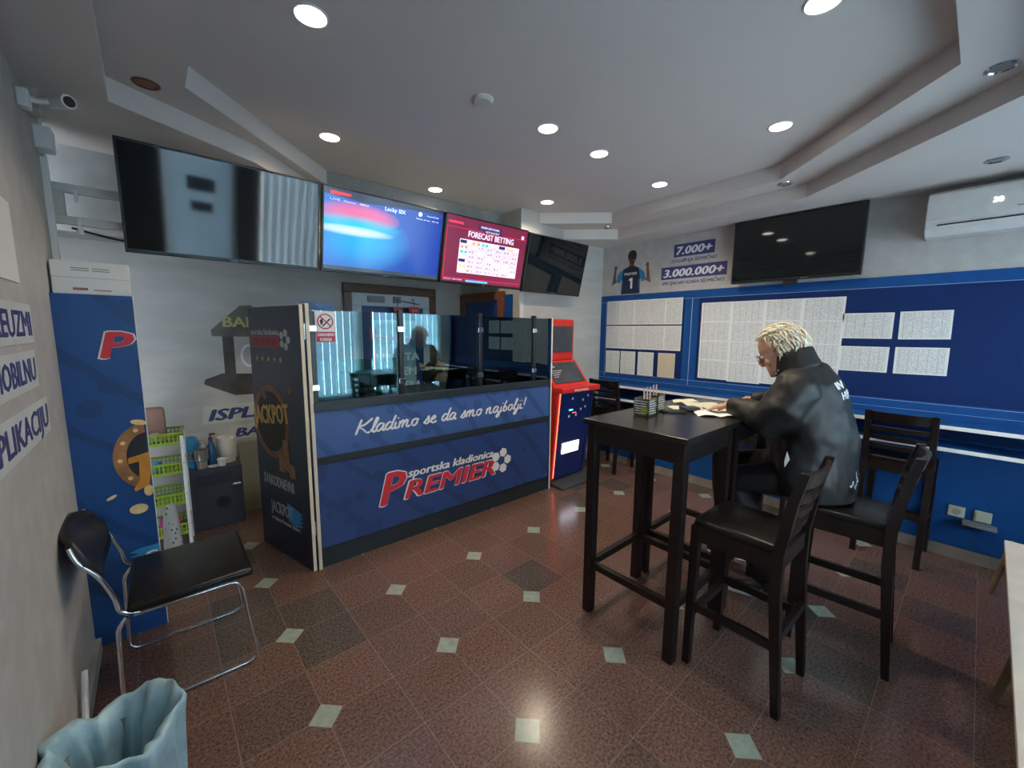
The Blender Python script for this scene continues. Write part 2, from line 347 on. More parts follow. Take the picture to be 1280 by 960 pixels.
struct('trim_3',box(B(),XC-.02,XC+.035,YK-.014,YK,0,Z1,.003),mat('white_trim',(.6,.6,.56),.5))
struct('trim_4',box(B(),XC-.008,XC,YK+.12,YK+.26,0,2.0),bblue)
# windows behind the camera with vertical blinds
blind=bpy.data.materials.new('blind_fabric'); nt,N,L,Bp=nodes(blind); N.remove(Bp)
d=N.new('ShaderNodeBsdfDiffuse'); t=N.new('ShaderNodeBsdfTranslucent'); mx=N.new('ShaderNodeMixShader'); nz=N.new('ShaderNodeTexNoise'); nz.inputs['Scale'].default_value=300
mx.inputs[0].default_value=.6; cc=mixc(N,L,nz.outputs['Fac'],(.60,.72,.80),(.70,.80,.86)); L.new(cc,d.inputs[0]); L.new(cc,t.inputs[0])
L.new(d.outputs[0],mx.inputs[1]); L.new(t.outputs[0],mx.inputs[2]); L.new(mx.outputs[0],nt.nodes['Material Output'].inputs[0])
for i,(a,c) in enumerate(WINS):
    w=bpy.data.objects.new('window_%d'%(i+1),None); COL.objects.link(w); w.location=((a+c)/2,YW,.5); w['kind']='structure'
    hw=(c-a)/2; b=B()
    for x0,x1,z0,z1 in ((-hw,-hw+.06,0,1.92),(hw-.06,hw,0,1.92),(-hw,hw,0,.06),(-hw,hw,1.86,1.92)): box(b,x0,x1,-.12,-.06,z0,z1,.005)
    obj('window_frame',b,white,w)
    obj('window_pane',box(B(),-hw+.05,hw-.05,-.095,-.088,.05,1.87),glass_mat('window_glass%d'%i,(.95,.97,.97),1.4),w)
    b=B(); n=int((c-a)/.115)
    for k in range(n):
        x=-hw+.06+(k+.5)*(2*hw-.12)/n; box(b,-.05,.05,-.0008,.0008,.02,1.84,0,Matrix.Translation((x,-.03,0))@Matrix.Rotation(math.radians(13),4,'Z'))
    box(b,-hw+.04,hw-.04,-.05,-.01,1.84,1.87); obj('vertical_blind',b,blind,w)

for z,w_,h_,lb in ((1.62,.30,.17,'upper dark sign hanging in the window behind the viewer, reflected in the first television'),(1.36,.24,.13,'lower dark sign hanging in the window behind the viewer, reflected in the first television')):
    tag(base(obj('window_sign',box(B(),.62-w_/2,.62+w_/2,YW+.035,YW+.04,z,z+h_,.001),mat('sign_dark',(.02,.025,.03),.5))),lb,'sign')
# ------------------------------------------------------------------ doors
def leaf_text(parent,M,w,h):
    obj('poster',box(B(),-w/2,w/2,0,h,.002,.006,0,M),MATS['poster_blue'],parent)
d1=bpy.data.objects.new('door_1',None); COL.objects.link(d1); d1.location=(1.97,YB,0); d1['kind']='structure'
b=B(); box(b,-.52,-.44,-.05,0,0,1.989,.006); box(b,.44,.52,-.05,0,0,1.989,.006); box(b,-.52,.52,-.05,0,1.99,2.08,.006); obj('door_frame',b,brown,d1)
alu=mat('white_aluminium',(.55,.6,.64),.35)
b=B(); box(b,-.44,-.34,-.035,-.005,.121,1.859,.004); box(b,.36,.44,-.035,-.005,.121,1.859,.004); box(b,-.44,.44,-.035,-.005,1.86,1.99,.004); box(b,-.44,.44,-.035,-.005,0,.12,.004); obj('door_leaf',b,alu,d1)
obj('door_poster',box(B(),-.34,.36,-.03,-.02,.12,1.86),MATS['poster_blue'],d1)
Md=frame((0,-.031,0),(1,0,0),(0,0,1))
b=B(); flat(b,rect(-.22,.26,.98,1.72),Md); obj('poster_window',b,mat('poster_pale',(.25,.42,.55),.4),d1)
b=B(); flat(b,rect(-.27,-.20,1.52,1.63),Md,.001,.002); flat(b,rect(-.20,.2,1.50,1.545),Md,.001,.002); obj('lettering',b,redp,d1)
b=B(); txt(b,'UPLATA',Md,-.20,1.28,.5,.085,bold=.03,lift=.002); txt(b,'PUTEM',Md,-.16,1.12,.42,.085,bold=.03,lift=.002); txt(b,'VAUČERA',Md,-.2,.96,.52,.085,bold=.03,lift=.002)
for k in range(5): flat(b,ell(-.16+k*.08,1.46,.014,n=5),Md,.001,.002)
obj('lettering',b,whitep,d1)
b=B(); box(b,-.28,-.10,-.06,-.035,1.90,1.965,.004); box(b,.0,.08,-.065,-.035,1.90,1.97,.004); tube(b,[(.04,-.06,1.93),(.30,-.06,1.90)],.008); obj('door_closer',b,grey,d1)
d2=bpy.data.objects.new('door_2',None); COL.objects.link(d2); d2.location=(XC,3.84,0); d2['kind']='structure'
M2=frame((0,0,0),(0,-1,0),(0,0,1))   # local right = toward the room, faces -x
b=B(); box(b,-.39,-.31,0,1.949,0,.04,.005,M2); box(b,.33,.42,0,1.949,0,.04,.005,M2); box(b,-.39,.42,1.95,2.04,0,.04,.005,M2); obj('door_frame',b,brownr,d2)
obj('door_leaf',box(B(),-.31,.33,0,1.95,0,.02,0,M2),MATS['poster_blue'],d2)
M2b=frame((-.021,0,0),(0,-1,0),(0,0,1)); b=B()
txt(b,'UPLATA',M2b,-.22,1.30,.44,.085,bold=.03); txt(b,'PUTEM',M2b,-.18,1.14,.38,.085,bold=.03); txt(b,'KARTICA',M2b,-.24,.98,.48,.085,bold=.03)
txt(b,'sportska kladionica',M2b,-.2,1.69,.36,.03,bold=.02)
for p in ball_polys(.22,1.66,.055): flat(b,p,M2b)
for k in range(4): flat(b,ell(-.1+k*.07,1.54,.014,n=5),M2b)
obj('lettering',b,whitep,d2)
b=B(); txt(b,'PREMIER',M2b,-.2,1.62,.36,.05,bold=.04,shear=.2); obj('lettering',b,redp,d2)
# red hearts hanging at the first door
for x,y,s,lb in ((2.0,4.15,.055,'small red heart ornament hanging in the doorway, the left one'),(2.19,4.15,.07,'larger red heart ornament hanging in the doorway, the right one')):
    pts=[]
    for k in range(36):
        a=2*PI*k/36; pts.append((s*16*math.sin(a)**3/17,s*.75*(13*math.cos(a)-5*math.cos(2*a)-2*math.cos(3*a)-math.cos(4*a))/15))
    h=thing('heart_ornament',lb,'ornament',(x,y,1.80),0,'red hearts at the door')
    b=B(); flat(b,pts,frame((0,.012,.025),(1,0,0),(0,0,1)),.024); obj('heart',b,red,h)
    b=B(); txt(b,'LOVE',frame((0,-.0125,.02),(1,0,0),(0,0,1)),0,0,s*.9,.014,align='CENTER'); obj('lettering',b,whitep,h)
    b=B(); tube(b,[(0,0,.06),(0,0,.135)],.003); tube(b,fillet([(0,0,.13),(0,.0,.15),(0,.05,.15),(0,.05,.13)],.015),.003); obj('string',b,black,h)

# ------------------------------------------------------------------ counter
ctr=thing('betting_counter','long blue betting counter with glass partition, white slogan and red logo on its front','counter',(1.83,2.80,0))
def cx_(x): return x-1.83
b=B(); box(b,cx_(.74),cx_(2.94),.04,.44,0,1.08,.004); obj('counter_body',b,mat('counter_carcass',(.03,.035,.05),.5),ctr)
obj('kick_plate',box(B(),cx_(.74),cx_(2.94),0,.04,0,.14,.003),plinth,ctr)
obj('lower_panel',box(B(),cx_(.74),cx_(2.94),-.01,.04,.14,.722,.002),poster_mat('counter_blue_low',(.025,.06,.19),(.01,.022,.08)),ctr)
obj('moulding',box(B(),cx_(.74),cx_(2.94),-.016,.04,.722,.775,.003),plinth,ctr)
obj('upper_panel',box(B(),cx_(.74),cx_(2.94),-.01,.04,.775,1.095,.002),MATS['counter_blue'],ctr)
obj('worktop',box(B(),cx_(.74),cx_(2.94),-.022,.45,1.08,1.14,.005),plinth,ctr)
posts=[.762,1.365,2.087,2.725]
for i,(a,c) in enumerate(((.765,1.355),(1.375,2.077),(2.097,2.715),(2.735,2.945))):
    obj('glass_pane',box(B(),cx_(a),cx_(c),.004,.010,1.14,1.735),MATS['tinted_glass'],ctr)
obj('lower_glass_pane',box(B(),cx_(.78),cx_(1.35),.05,.056,1.14,1.41),MATS['teal_glass'],ctr)
for x in posts:
    p=obj('post',box(B(),cx_(x-.017),cx_(x+.017),-.012,.03,1.14,1.76 if x>1 else 1.73,.005),black,ctr)
    for z in (1.22,1.60): obj('glass_clip',box(B(),cx_(x-.026),cx_(x+.026),-.014,.014,z,z+.04,.003),chrome,p)
Mf=frame((0,-.0105,0),(1,0,0),(0,0,1))
# brush-script slogan drawn as strokes
GL={ # each glyph: (advance, [strokes]) in x-height units
'K':(1.25,[[(.35,1.75),(.2,.9),(.05,-.05)],[(1.25,1.75),(.7,1.1),(.25,.85),(.6,.5),(.95,.05),(1.2,.1)]]),
'l':(.42,[[(0,.1),(.3,.9),(.48,1.6),(.36,1.7),(.22,1.1),(.15,.25),(.25,0),(.45,.15)]]),
'a':(.78,[[(.62,.85),(.35,.95),(.1,.6),(.08,.15),(.3,.05),(.55,.45),(.66,.9)],[(.66,.9),(.58,.3),(.65,.02),(.82,.15)]]),
'd':(.82,[[(.6,.8),(.35,.95),(.1,.6),(.08,.15),(.3,.05),(.55,.45)],[(.82,1.75),(.66,.9),(.58,.3),(.65,.02),(.85,.15)]]),
'i':(.42,[[(.12,.85),(.08,.35),(.15,.02),(.4,.15)],[(.25,1.25),(.3,1.35)]]),
'm':(1.15,[[(.08,.9),(.05,.4),(.02,0)],[(.04,.45),(.3,.9),(.42,.8),(.36,.3),(.34,0)],[(.38,.45),(.65,.92),(.78,.8),(.72,.2),(.85,.02),(1.1,.15)]]),
'n':(.85,[[(.08,.9),(.05,.4),(.02,0)],[(.04,.45),(.35,.92),(.48,.8),(.42,.2),(.52,.02),(.8,.15)]]),
'o':(.75,[[(.45,.9),(.15,.75),(.08,.25),(.3,.02),(.55,.3),(.55,.8),(.4,.92),(.75,.75)]]),
's':(.68,[[(0,.1),(.3,.6),(.42,1.0),(.5,.6),(.48,.15),(.25,0),(.08,.12)],[(.45,.2),(.7,.2)]]),
'e':(.66,[[(.1,.45),(.4,.6),(.45,.85),(.3,.92),(.1,.6),(.1,.15),(.3,.0),(.65,.2)]]),
'j':(.5,[[(.3,.85),(.22,.1),(.05,-.6),(-.2,-.7),(-.15,-.4),(.45,.2)],[(.42,1.25),(.47,1.35)]]),
'b':(.72,[[(.42,1.7),(.25,1.1),(.1,.3),(.2,.02),(.5,.2),(.52,.65),(.3,.75),(.15,.5)]]),
'!':(.4,[[(.35,1.8),(.2,.5)],[(.12,.1),(.14,.0)]]),' ':(.5,[])}
def script(bm,s,M,x,y,w,xh,lift=0):
    tot=sum(GL[c][0] for c in s); k=w/tot; cur=x; sh=.22
    for c in s:
        adv,st=GL[c]
        for q in st:
            pp=smoothpath([(a*k*1.0,bb*xh,0) for a,bb in q],5)
            P_=[M@Vector((cur+p.x+p.y*sh,y+p.y,lift+.001+.00003*ip)) for ip,p in enumerate(pp)]
            n=len(P_); U_=(M.to_3x3()@Vector((.55,.83,0))); hw=xh*.115
            lift+=.00012; L1=[]; L2=[]; nrm=M.to_3x3()@Vector((0,0,1))
            for i in range(n):
                t_=(P_[min(i+1,n-1)]-P_[max(i-1,0)]).normalized(); sd=t_.cross(nrm); wd=hw*(.65+.55*abs(t_.dot(U_)))*(.6 if i in(0,n-1) else 1)
                L1.append(bm.verts.new(P_[i]+sd*wd)); L2.append(bm.verts.new(P_[i]-sd*wd))
            for i in range(n-1): bm.faces.new((L1[i],L1[i+1],L2[i+1],L2[i]))
        cur+=adv*k
    return bm
b=B(); script(b,'Kladimo se da smo najbolji!',Mf,cx_(1.0),.892,1.60,.058); bmesh.ops.recalc_face_normals(b,faces=b.faces[:])
obj('slogan_lettering',b,whitep,ctr)
logo(ctr,Mf,cx_(1.17),.325,1.26,.24)
ns=obj('no_smoking_sign',box(B(),cx_(.782),cx_(.905),-.001,.003,1.53,1.73),white,ctr); ns['label']='white and red no smoking sign'
Mn=frame((cx_(.8435),-.0015,1.66),(1,0,0),(0,0,1)); b=B()
flat(b,[ell(0,.005,.05),ell(0,.005,.042)],Mn); flat(b,[(-.036,.036),(-.03,.042),(.038,-.024),(.032,-.03)],Mn,.001,.001); flat(b,rect(-.058,.058,-.128,-.06),Mn); obj('printed_graphic',b,mat('sign_red',(.45,.05,.09),.5),ns)
b=B(); flat(b,[(-.02,-.022),(.028,.026),(.034,.02),(-.014,-.028)],Mn,.001,.0005); flat(b,[(-.034,.012),(-.018,.024),(-.012,.0),(-.026,-.022)],Mn,.001,.0005); obj('printed_graphic',b,darkp,ns)
b=B(); txt(b,'ZABRANJENO',Mn,0,-.088,.105,.018,bold=.04,align='CENTER',lift=.001); txt(b,'PUŠENJE',Mn,0,-.12,.07,.018,bold=.04,align='CENTER',lift=.001); obj('lettering',b,whitep,ns)
# side board + folding leaves
sb=obj('side_board',box(B(),cx_(.722),cx_(.744),-.02,.62,0,1.775,.002),cream,ctr)
obj('side_board_face',box(B(),cx_(.7215),cx_(.722),-.018,.618,.002,1.77),MATS['counter_blue'],sb)
obj('back_leaf',box(B(),cx_(.76),cx_(.98),.24,.262,1.14,1.80,.002),MATS['counter_blue'],ctr)
sb=obj('right_side_board',box(B(),cx_(2.945),cx_(2.963),-.02,.36,0,1.745,.002),cream,ctr)
obj('side_board_face',box(B(),cx_(2.944),cx_(2.9445),-.018,.358,.002,1.74),bblue,sb)
b=B(); box(b,cx_(2.56),cx_(2.735),.05,.07,1.14,1.725,.002); box(b,cx_(2.745),cx_(2.943),.04,.06,1.14,1.725,.002); obj('right_leaf',b,bblue,ctr)
# angled door leaf at the left end
lf=thing('folding_door_leaf','narrow navy jackpot door leaf standing ajar at the left end of the counter','door leaf',(.700,2.785,0),math.radians(104))
obj('leaf_board',box(B(),0,.70,-.011,.011,.004,1.765,.002),cream,lf)
obj('leaf_face',box(B(),.003,.698,.0112,.0118,.006,1.763),MATS['leaf_navy'],lf)
Ml=frame((.70,.012,0),(-1,0,0),(0,0,1))   # x from far edge toward the near edge
b=B(); txt(b,'sportska kladionica',Ml,.03,1.575,.40,.04,bold=.03)
for p in ball_polys(.50,1.545,.072): flat(b,p,Ml)
txt(b,'SVAKODNEVNI',Ml,.08,.50,.42,.075,bold=.03); txt(b,'JACKPOT',Ml,.16,.30,.30,.085,bold=.03,lift=.001); txt(b,'u Vašem Premier klubu !',Ml,.16,.235,.40,.03,bold=.02)
obj('lettering',b,mat('grey_print',(.42,.44,.46),.5),lf)
b=B(); flat(b,rect(.03,.425,1.485,1.565),Ml); obj('printed_graphic',b,mat('dull_red_print',(.33,.035,.05),.5),lf)
b=B(); txt(b,'PREMIER',Ml,.05,1.50,.35,.05,bold=.03,lift=.0012); obj('lettering',b,mat('dark_red_print',(.20,.01,.02),.5),lf)
b=B()
for k in range(5):
    c=(.10+k*.083,1.41); pts=[]
    for j in range(10):
        a=PI/2+j*PI/5; q=.024 if j%2==0 else .010; pts.append((c[0]+q*math.cos(a),c[1]+q*math.sin(a)))
    flat(b,pts,Ml)
obj('printed_star',b,mat('star_print',(.45,.36,.22),.5),lf)
b=B(); flat(b,[ell(.24,.97,.25,.26,40),ell(.24,.97,.205,.215,40)],Ml); flat(b,ell(.52,1.21,.035,.022,rot=.4),Ml); flat(b,ell(.15,1.17,.06,.03,rot=-.8),Ml,.001,.001); obj('printed_ring',b,brownp,lf)
b=B(); flat(b,ell(.24,.97,.204,.214,40),Ml,.0008); obj('printed_disc',b,mat('disc_print',(.012,.01,.01),.5),lf)
b=B(); txt(b,'JACKPOT',Ml,.0,.93,.50,.13,bold=.06,lift=.0012,rot=.12); obj('lettering',b,goldp,lf)
b=B()
for c0,n in (((.36,.64),5),((.43,.66),9),((.50,.62),4)):
    for k in range(n): flat(b,ell(c0[0],c0[1]+k*.024,.042,.014),Ml,.0006,.0003*(k+3))
obj('printed_coins',b,mat('copper_print',(.30,.13,.05),.4,var=.35,scale=40),lf)
b=B(); pts=[(.40,.28)]+[(.50,.26)]+[(.50+(.10 if k%2 else .05),.27+k*.014) for k in range(9)]+[(.40,.41)]; flat(b,pts,Ml,.0006); obj('brush_stroke',b,cyanp,lf)
b=B()
for z in (.25,.95,1.55): box(b,-.004,.012,-.03,-.012,z,z+.1,.002)
obj('hinge',b,chrome,lf)
# things behind the glass
for i in range(4):
    x=1.02+i*.105; bd=thing('binder','teal box file standing behind the glass, number %s from the left'%('one','two','three','four')[i],'binder',(x,2.93,1.14),0,'box files behind the glass')
    b=B(); box(b,-.045,.045,0,.24,0,.16,.004); obj('file_box',b,mat('teal_card',(.03,.20,.22),.5),bd)
    b=B(); flat(b,rect(-.025,.025,.02,.055),frame((0,-.001,0),(1,0,0),(0,0,1))); obj('spine_label',b,whitep,bd)
mo=thing('monitor','black computer monitor standing behind the middle of the counter glass','monitor',(2.40,3.12,1.14),math.radians(200))
b=B(); box(b,-.10,.10,-.07,.07,0,.012,.004); obj('foot',b,black,mo); obj('neck',box(B(),-.02,.02,-.01,.02,.012,.08,.003),black,mo); obj('display',box(B(),-.17,.17,-.025,.0,.06,.20,.006),black,mo)
bt=obj('spray_bottle',lathe(B(),[(.03,0),(.032,.01),(.032,.09),(.012,.12),(.012,.15),(.016,.15),(.016,.175),(0,.176)],(2.66,3.02,1.14)),mat('pale_green_plastic',(.45,.60,.42),.4)); tag(base(sm(bt)),'pale green bottle on the counter behind the rightmost glass','bottle')

# ------------------------------------------------------------------ left pillar with cartons
pl=thing('advertising_pillar','tall blue advertising panel with a cropped red P, standing against the left wall','pillar',(-.20,2.80,0))
obj('pillar_body',box(B(),-.142,.138,.002,.13,0,1.768,.003),mat('pillar_core',(.02,.11,.36),.4),pl)
obj('pillar_face',box(B(),-.142,.136,-.002,.002,0,1.768),MATS['pillar_blue'],pl)
b=B(); box(b,.137,.141,-.002,.006,0,1.768); box(b,.134,.145,.03,.10,1.38,1.44,.003); obj('edge_strip',b,white,pl)
Mp=frame((0,-.0025,0),(1,0,0),(0,0,1))
b=B(); txt(b,'P',Mp,-.001,1.463,.128,.137,bold=.05,shear=.2); obj('lettering_outline',b,whitep,pl)
b=B(); txt(b,'P',Mp,.005,1.468,.117,.127,bold=.04,shear=.2,lift=.001); obj('lettering',b,redp,pl)
def arc(cx,cy,a,b_,a0,a1,n=24): return [(cx+a*math.cos(a0+(a1-a0)*k/n),cy+b_*math.sin(a0+(a1-a0)*k/n)) for k in range(n+1)]
pts=arc(.135,.955,.135,.175,PI*.52,PI*1.42)+arc(.135,.955,.085,.125,PI*1.42,PI*.52)
b=B(); flat(b,pts,Mp); obj('printed_horseshoe',b,mat('horseshoe_print',(.36,.16,.06),.4,var=.4,scale=9),pl)
b=B(); flat(b,ell(.11,1.135,.032,.014,rot=-.25),Mp,.001,.001)
for a in (.62,.82,1.02,1.25): flat(b,ell(.135+.11*math.cos(PI*a),.955+.15*math.sin(PI*a),.010),Mp,.001,.001)
flat(b,ell(.075,.68,.036,.026),Mp); flat(b,ell(-.02,.765,.022,.008,rot=.5),Mp); flat(b,ell(.12,.77,.018,.030),Mp); obj('printed_coins',b,gold2,pl)
b=B(); flat(b,arc(.135,.955,.084,.124,PI*.5,PI*1.45),Mp,.0006); obj('printed_disc',b,darkp,pl)
b=B(); flat(b,[(.055,.925),(.055,.955),(.136,.975),(.136,.86),(.125,.80),(.07,.775),(.065,.79),(.09,.83),(.095,.93)],Mp,.001,.0024); obj('lettering',b,mat('orange_print',(.62,.26,.03),.4,var=.15),pl)
b=B(); pts=[(.136,.36),(.136,.47)]+[((.02 if k%2 else .055),.465-k*.0125) for k in range(9)]; flat(b,pts,Mp); obj('brush_stroke',b,cyanp,pl)
b=B(); txt(b,'S',Mp,.085,.385,.045,.055,bold=.05,lift=.001); obj('lettering',b,whitep,pl)
for k,(z,h_) in enumerate(((1.77,.075),(1.846,.075))):
    cb=thing('flat_carton','flat white printed carton lying on top of the blue pillar, the %s one'%('lower','upper')[k],'carton',(-.195,2.87,z),0,'white cartons on the pillar')
    obj('carton',box(B(),-.135,.13,-.05,.05,0,h_,.002),white,cb); Mc=frame((0,-.0505,0),(1,0,0),(0,0,1))
    b=B()
    if k: 
        for q,(x0,x1) in enumerate(((-.07,-.01),(0,.06))): 
            for z_ in (.032,.042): flat(b,rect(x0,x1,z_,z_+.004),Mc,.0005)
    else: flat(b,rect(.0,.06,.018,.023),Mc,.0005); flat(b,rect(-.07,-.02,.018,.030),Mc,.0005)
    obj('printed_text',b,mat('grey_red_print',(.3,.12,.13),.6) if not k else grey,cb)

# ------------------------------------------------------------------ left wall stickers
MLW=frame((XL+.001,0,0),(0,1,0),(0,0,1))
for body,yr,z0,h_,w_,lb in (('PREUZMI',2.353,1.556,.14,.62,'pale wall sticker with the word PREUZMI, topmost of three on the left wall'),('MOBILNU',2.325,1.395,.135,.60,'pale wall sticker with the word MOBILNU, middle of three on the left wall'),('APLIKACIJU',2.428,1.205,.14,.86,'pale wall sticker with the word APLIKACIJU, lowest of three on the left wall')):
    st=thing('wall_sticker',lb,'sticker',(XL,yr-w_/2,z0),0,'stickers on the left wall')
    Ms=frame((.001,0,0),(0,1,0),(0,0,1)); b=B(); flat(b,rect(-w_/2,w_/2,0,h_),Ms,.001); obj('sticker_sheet',b,mat('pale_sticker',(.56,.60,.60),.5),st)
    b=B(); txt(b,body,Ms,0,.028,w_-.06,h_-.055,bold=.05,align='CENTER',lift=.0012); obj('lettering',b,navyp,st)
b=B(); flat(b,rect(1.93,2.24,1.765,2.035),MLW,.002); tag(base(obj('square_poster',b,white)),'plain white square poster high on the left wall','poster')

# ------------------------------------------------------------------ wall signs at the bay
def sign_back(body,x,z,w_,h_,tw,lb):
    st=thing('wall_sign',lb,'sign',(x+w_/2,YB,z),0,'pale sign strips in the cashier corner'); Ms=frame((-w_/2,-.001,0),(1,0,0),(0,0,1))
    b=B(); flat(b,[(0,.01),(w_,0),(w_,h_),(.02,h_-.005)],Ms,.002); obj('sticker_sheet',b,mat('pale_green_sticker',(.50,.56,.48),.5),st)
    b=B(); txt(b,body,Ms,.05,.035,tw,h_-.07,bold=.06,shear=.25,lift=.0022); obj('lettering',b,navyp,st)
sign_back('ISPLATA',.255,.80,.80,.165,.68,'pale sign strip reading ISPLATA beside the open door leaf, the upper strip')
sign_back('BANKA',.43,.635,.62,.145,.50,'pale sign strip starting with B below the ISPLATA strip, beside the white bucket')
bk=thing('temple_wall_graphic','dark printed temple picture with the letters BA on the grey back wall','wall graphic',(.62,YB,1.04)); Mb=frame((-.62,-.001,-1.04),(1,0,0),(0,0,1))
stone=mat('dark_stone_print',(.07,.065,.06),.5,var=.4,scale=8)
b=B(); flat(b,[(.29,1.15),(.30,1.19),(.42,1.235),(.90,1.20),(.96,1.12),(.9,1.03),(.5,1.04)],Mb,.001); flat(b,rect(.44,.52,1.2,1.56),Mb,.0012); flat(b,rect(.74,.82,1.2,1.56),Mb,.0012); obj('printed_temple',b,stone,bk)
b=B(); flat(b,[(.365,1.60),(.37,1.55),(.95,1.54),(.95,1.62),(.66,1.82),(.58,1.81)],Mb,.0014); obj('printed_roof',b,mat('roof_print',(.13,.13,.115),.5,var=.3,scale=7),bk)
b=B(); txt(b,'BANK',Mb,.455,1.63,.36,.085,bold=.04,lift=.0016); obj('lettering',b,mat('yellow_print',(.48,.50,.20),.5),bk)
b=B(); flat(b,[ell(.63,1.38,.07,.10),ell(.63,1.38,.05,.08)],Mb,.001); obj('printed_graphic',b,whitep,bk)

# ------------------------------------------------------------------ cashier corner: basket shelf, cabinet, items
rk=thing('basket_rack','four tier white rack with lime green plastic baskets behind the blue pillar','rack',(-.055,3.80,0),math.radians(-4))
for sx in (-1,1):
    for sy in (-1,1):
        obj('upright',box(B(),sx*.16-.011,sx*.16+.011,sy*.12-.008,sy*.12+.008,0,.86,.003),white,rk)
for k,z in enumerate((.13,.36,.585,.80)):
    b=B(); w_,d_,h_=.16,.12,.085
    box(b,-w_,w_,-d_,d_,z,z+.006)
    for s in (-1,1):
        box(b,-w_-.012,w_+.012,s*d_-.006,s*d_+.006,z+h_-.016,z+h_,.002); box(b,s*w_-.006,s*w_+.006,-d_-.008,d_+.008,z+h_-.016,z+h_,.002)
        box(b,-w_,w_,s*d_-.003,s*d_+.003,z,z+.02); box(b,s*w_-.003,s*w_+.003,-d_,d_,z,z+.02); box(b,-w_,w_,s*d_-.002,s*d_+.002,z+.042,z+.048)
        for q in range(15): x=-w_+q*2*w_/14; box(b,x-.004,x+.004,s*d_-.002,s*d_+.002,z,z+h_)
        for q in range(11): y=-d_+q*2*d_/10; box(b,s*w_-.002,s*w_+.002,y-.004,y+.004,z,z+h_)
    obj('basket',b,green,rk)
def put(o,label,cat,group=None): return tag(base(sm(o)),label,cat,group)
b=B(); box(b,-.19,.02,3.80,3.90,.81,1.05,.03); put(obj('brown_bag',b,mat('brown_paper',(.26,.15,.12),.7,bump=.5)),'soft brown bag sitting in the top green basket','bag')
b=B()
for k in range(5): sph(b,(-.18+k*.045,3.73,.845+.012*(k%2)),.035,(1.1,.8,.9))
put(obj('clear_bag',b,mat('foil_wrap',(.5,.46,.42),.2,.3,var=.4,scale=40)),'crumpled shiny snack bags in the top green basket','snack bag')
put(obj('blue_tin',lathe(B(),[(.032,0),(.034,.01),(.034,.075),(.03,.085),(0,.086)],(-.06,3.76,.592)),mat('blue_tin',(.06,.22,.42),.3)),'small blue and white tin in the second green basket','tin')
put(obj('tape_roll',lathe(B(),[(.05,0),(.05,.03),(.028,.03),(.028,0)],(-.12,3.80,.368)),black),'black roll lying in the third green basket','roll')
put(obj('pink_box',box(B(),-.07,.05,3.72,3.86,.137,.22,.006),mat('pink_plastic',(.55,.05,.22),.4)),'bright pink box in the lowest green basket','box')
b=B(); lathe(b,[(.075,0),(.07,.02),(.045,.28),(.03,.34),(.0,.342)],(0,0,0),20); cn=obj('bin_cone',b,mat('dotted_white',(.62,.66,.66),.5)); cn.location=(-.005,3.30,0.0)
nt,N,L,Bp=nodes(cn.data.materials[0]); tc=N.new('ShaderNodeTexCoord'); v=N.new('ShaderNodeTexVoronoi'); v.inputs['Scale'].default_value=38; L.new(tc.outputs['Object'],v.inputs['Vector']); L.new(mixc(N,L,mth(N,L,'LESS_THAN',v.outputs['Distance'],.22),(.62,.66,.66),(.08,.09,.1)),Bp.inputs['Base Color'])
cn.scale=(.85,.85,1.45); tag(sm(cn),'tall white cone with black dots behind the blue pillar edge','cone')
cb=thing('dark_cabinet','low dark blue-grey cabinet with round emblem beside the basket rack','cabinet',(.30,4.08,0))
obj('cabinet_body',box(B(),-.175,.175,-.12,.12,0,.50,.008),dgrey,cb)
b=B(); box(b,-.12,.10,-.128,-.12,.37,.46,.004); obj('drawer_front',b,mat('darker_grey',(.02,.024,.035),.35),cb)
b=B(); cyl(b,(.03,-.125,.21),.05,.012,'Y'); cyl(b,(.03,-.133,.21),.036,.006,'Y'); obj('emblem',b,black,cb)
obj('drawer_handle',box(B(),.10,.155,-.135,-.12,.335,.35,.003),chrome,cb)
put(obj('blue_bottle',lathe(B(),[(.038,0),(.04,.01),(.04,.17),(.042,.18),(.042,.235),(.03,.25),(0,.251)],(.165,4.09,.501)),mat('blue_bottle',(.03,.22,.45),.3,var=.3)),'blue bottle at the left end of the dark cabinet top','bottle')
put(obj('white_cap_bottle',lathe(B(),[(.026,0),(.028,.01),(.028,.15),(.018,.17),(.022,.17),(.022,.205),(0,.206)],(.225,4.12,.501)),mat('clear_plastic',(.35,.38,.38),.2)),'clear bottle with white cap behind the steel pot','bottle')
pt=thing('steel_pot','stacked steel coffee pot with handle on the dark cabinet','pot',(.215,4.0,.501)); 
obj('pot_body',lathe(B(),[(.030,0),(.034,.005),(.036,.06),(.044,.075),(.046,.155),(.042,.155),(.04,.08),(0,.07)]),mat('brushed_steel',(.38,.37,.35),.3,.6),pt)
obj('handle',tube(B(),fillet([(-.04,0,.14),(-.085,0,.14),(-.085,0,.08),(-.04,0,.075)],.02),.006),mat('copper_handle',(.3,.16,.11),.4),pt)
pb=thing('pump_bottle','clear pump bottle with blue liquid and purple nozzle on the cabinet','bottle',(.288,4.09,.501))
obj('bottle_body',sm(obj('x',lathe(B(),[(.030,0),(.033,.01),(.033,.13),(.012,.19),(.012,.20),(0,.2)]),mat('blue_liquid',(.03,.10,.22),.15),None)).data and B(),None,pb) if False else sm(obj('bottle_body',lathe(B(),[(.030,0),(.033,.01),(.033,.13),(.012,.19),(.012,.20),(0,.2)]),mat('blue_liquid',(.03,.10,.22),.15),pb))
b=B(); lathe(b,[(.014,.2),(.014,.225),(.006,.23),(.006,.25),(0,.25)]); box(b,-.006,.034,-.008,.008,.245,.26,.003); obj('nozzle',b,mat('purple_plastic',(.05,.02,.12),.4),pb)
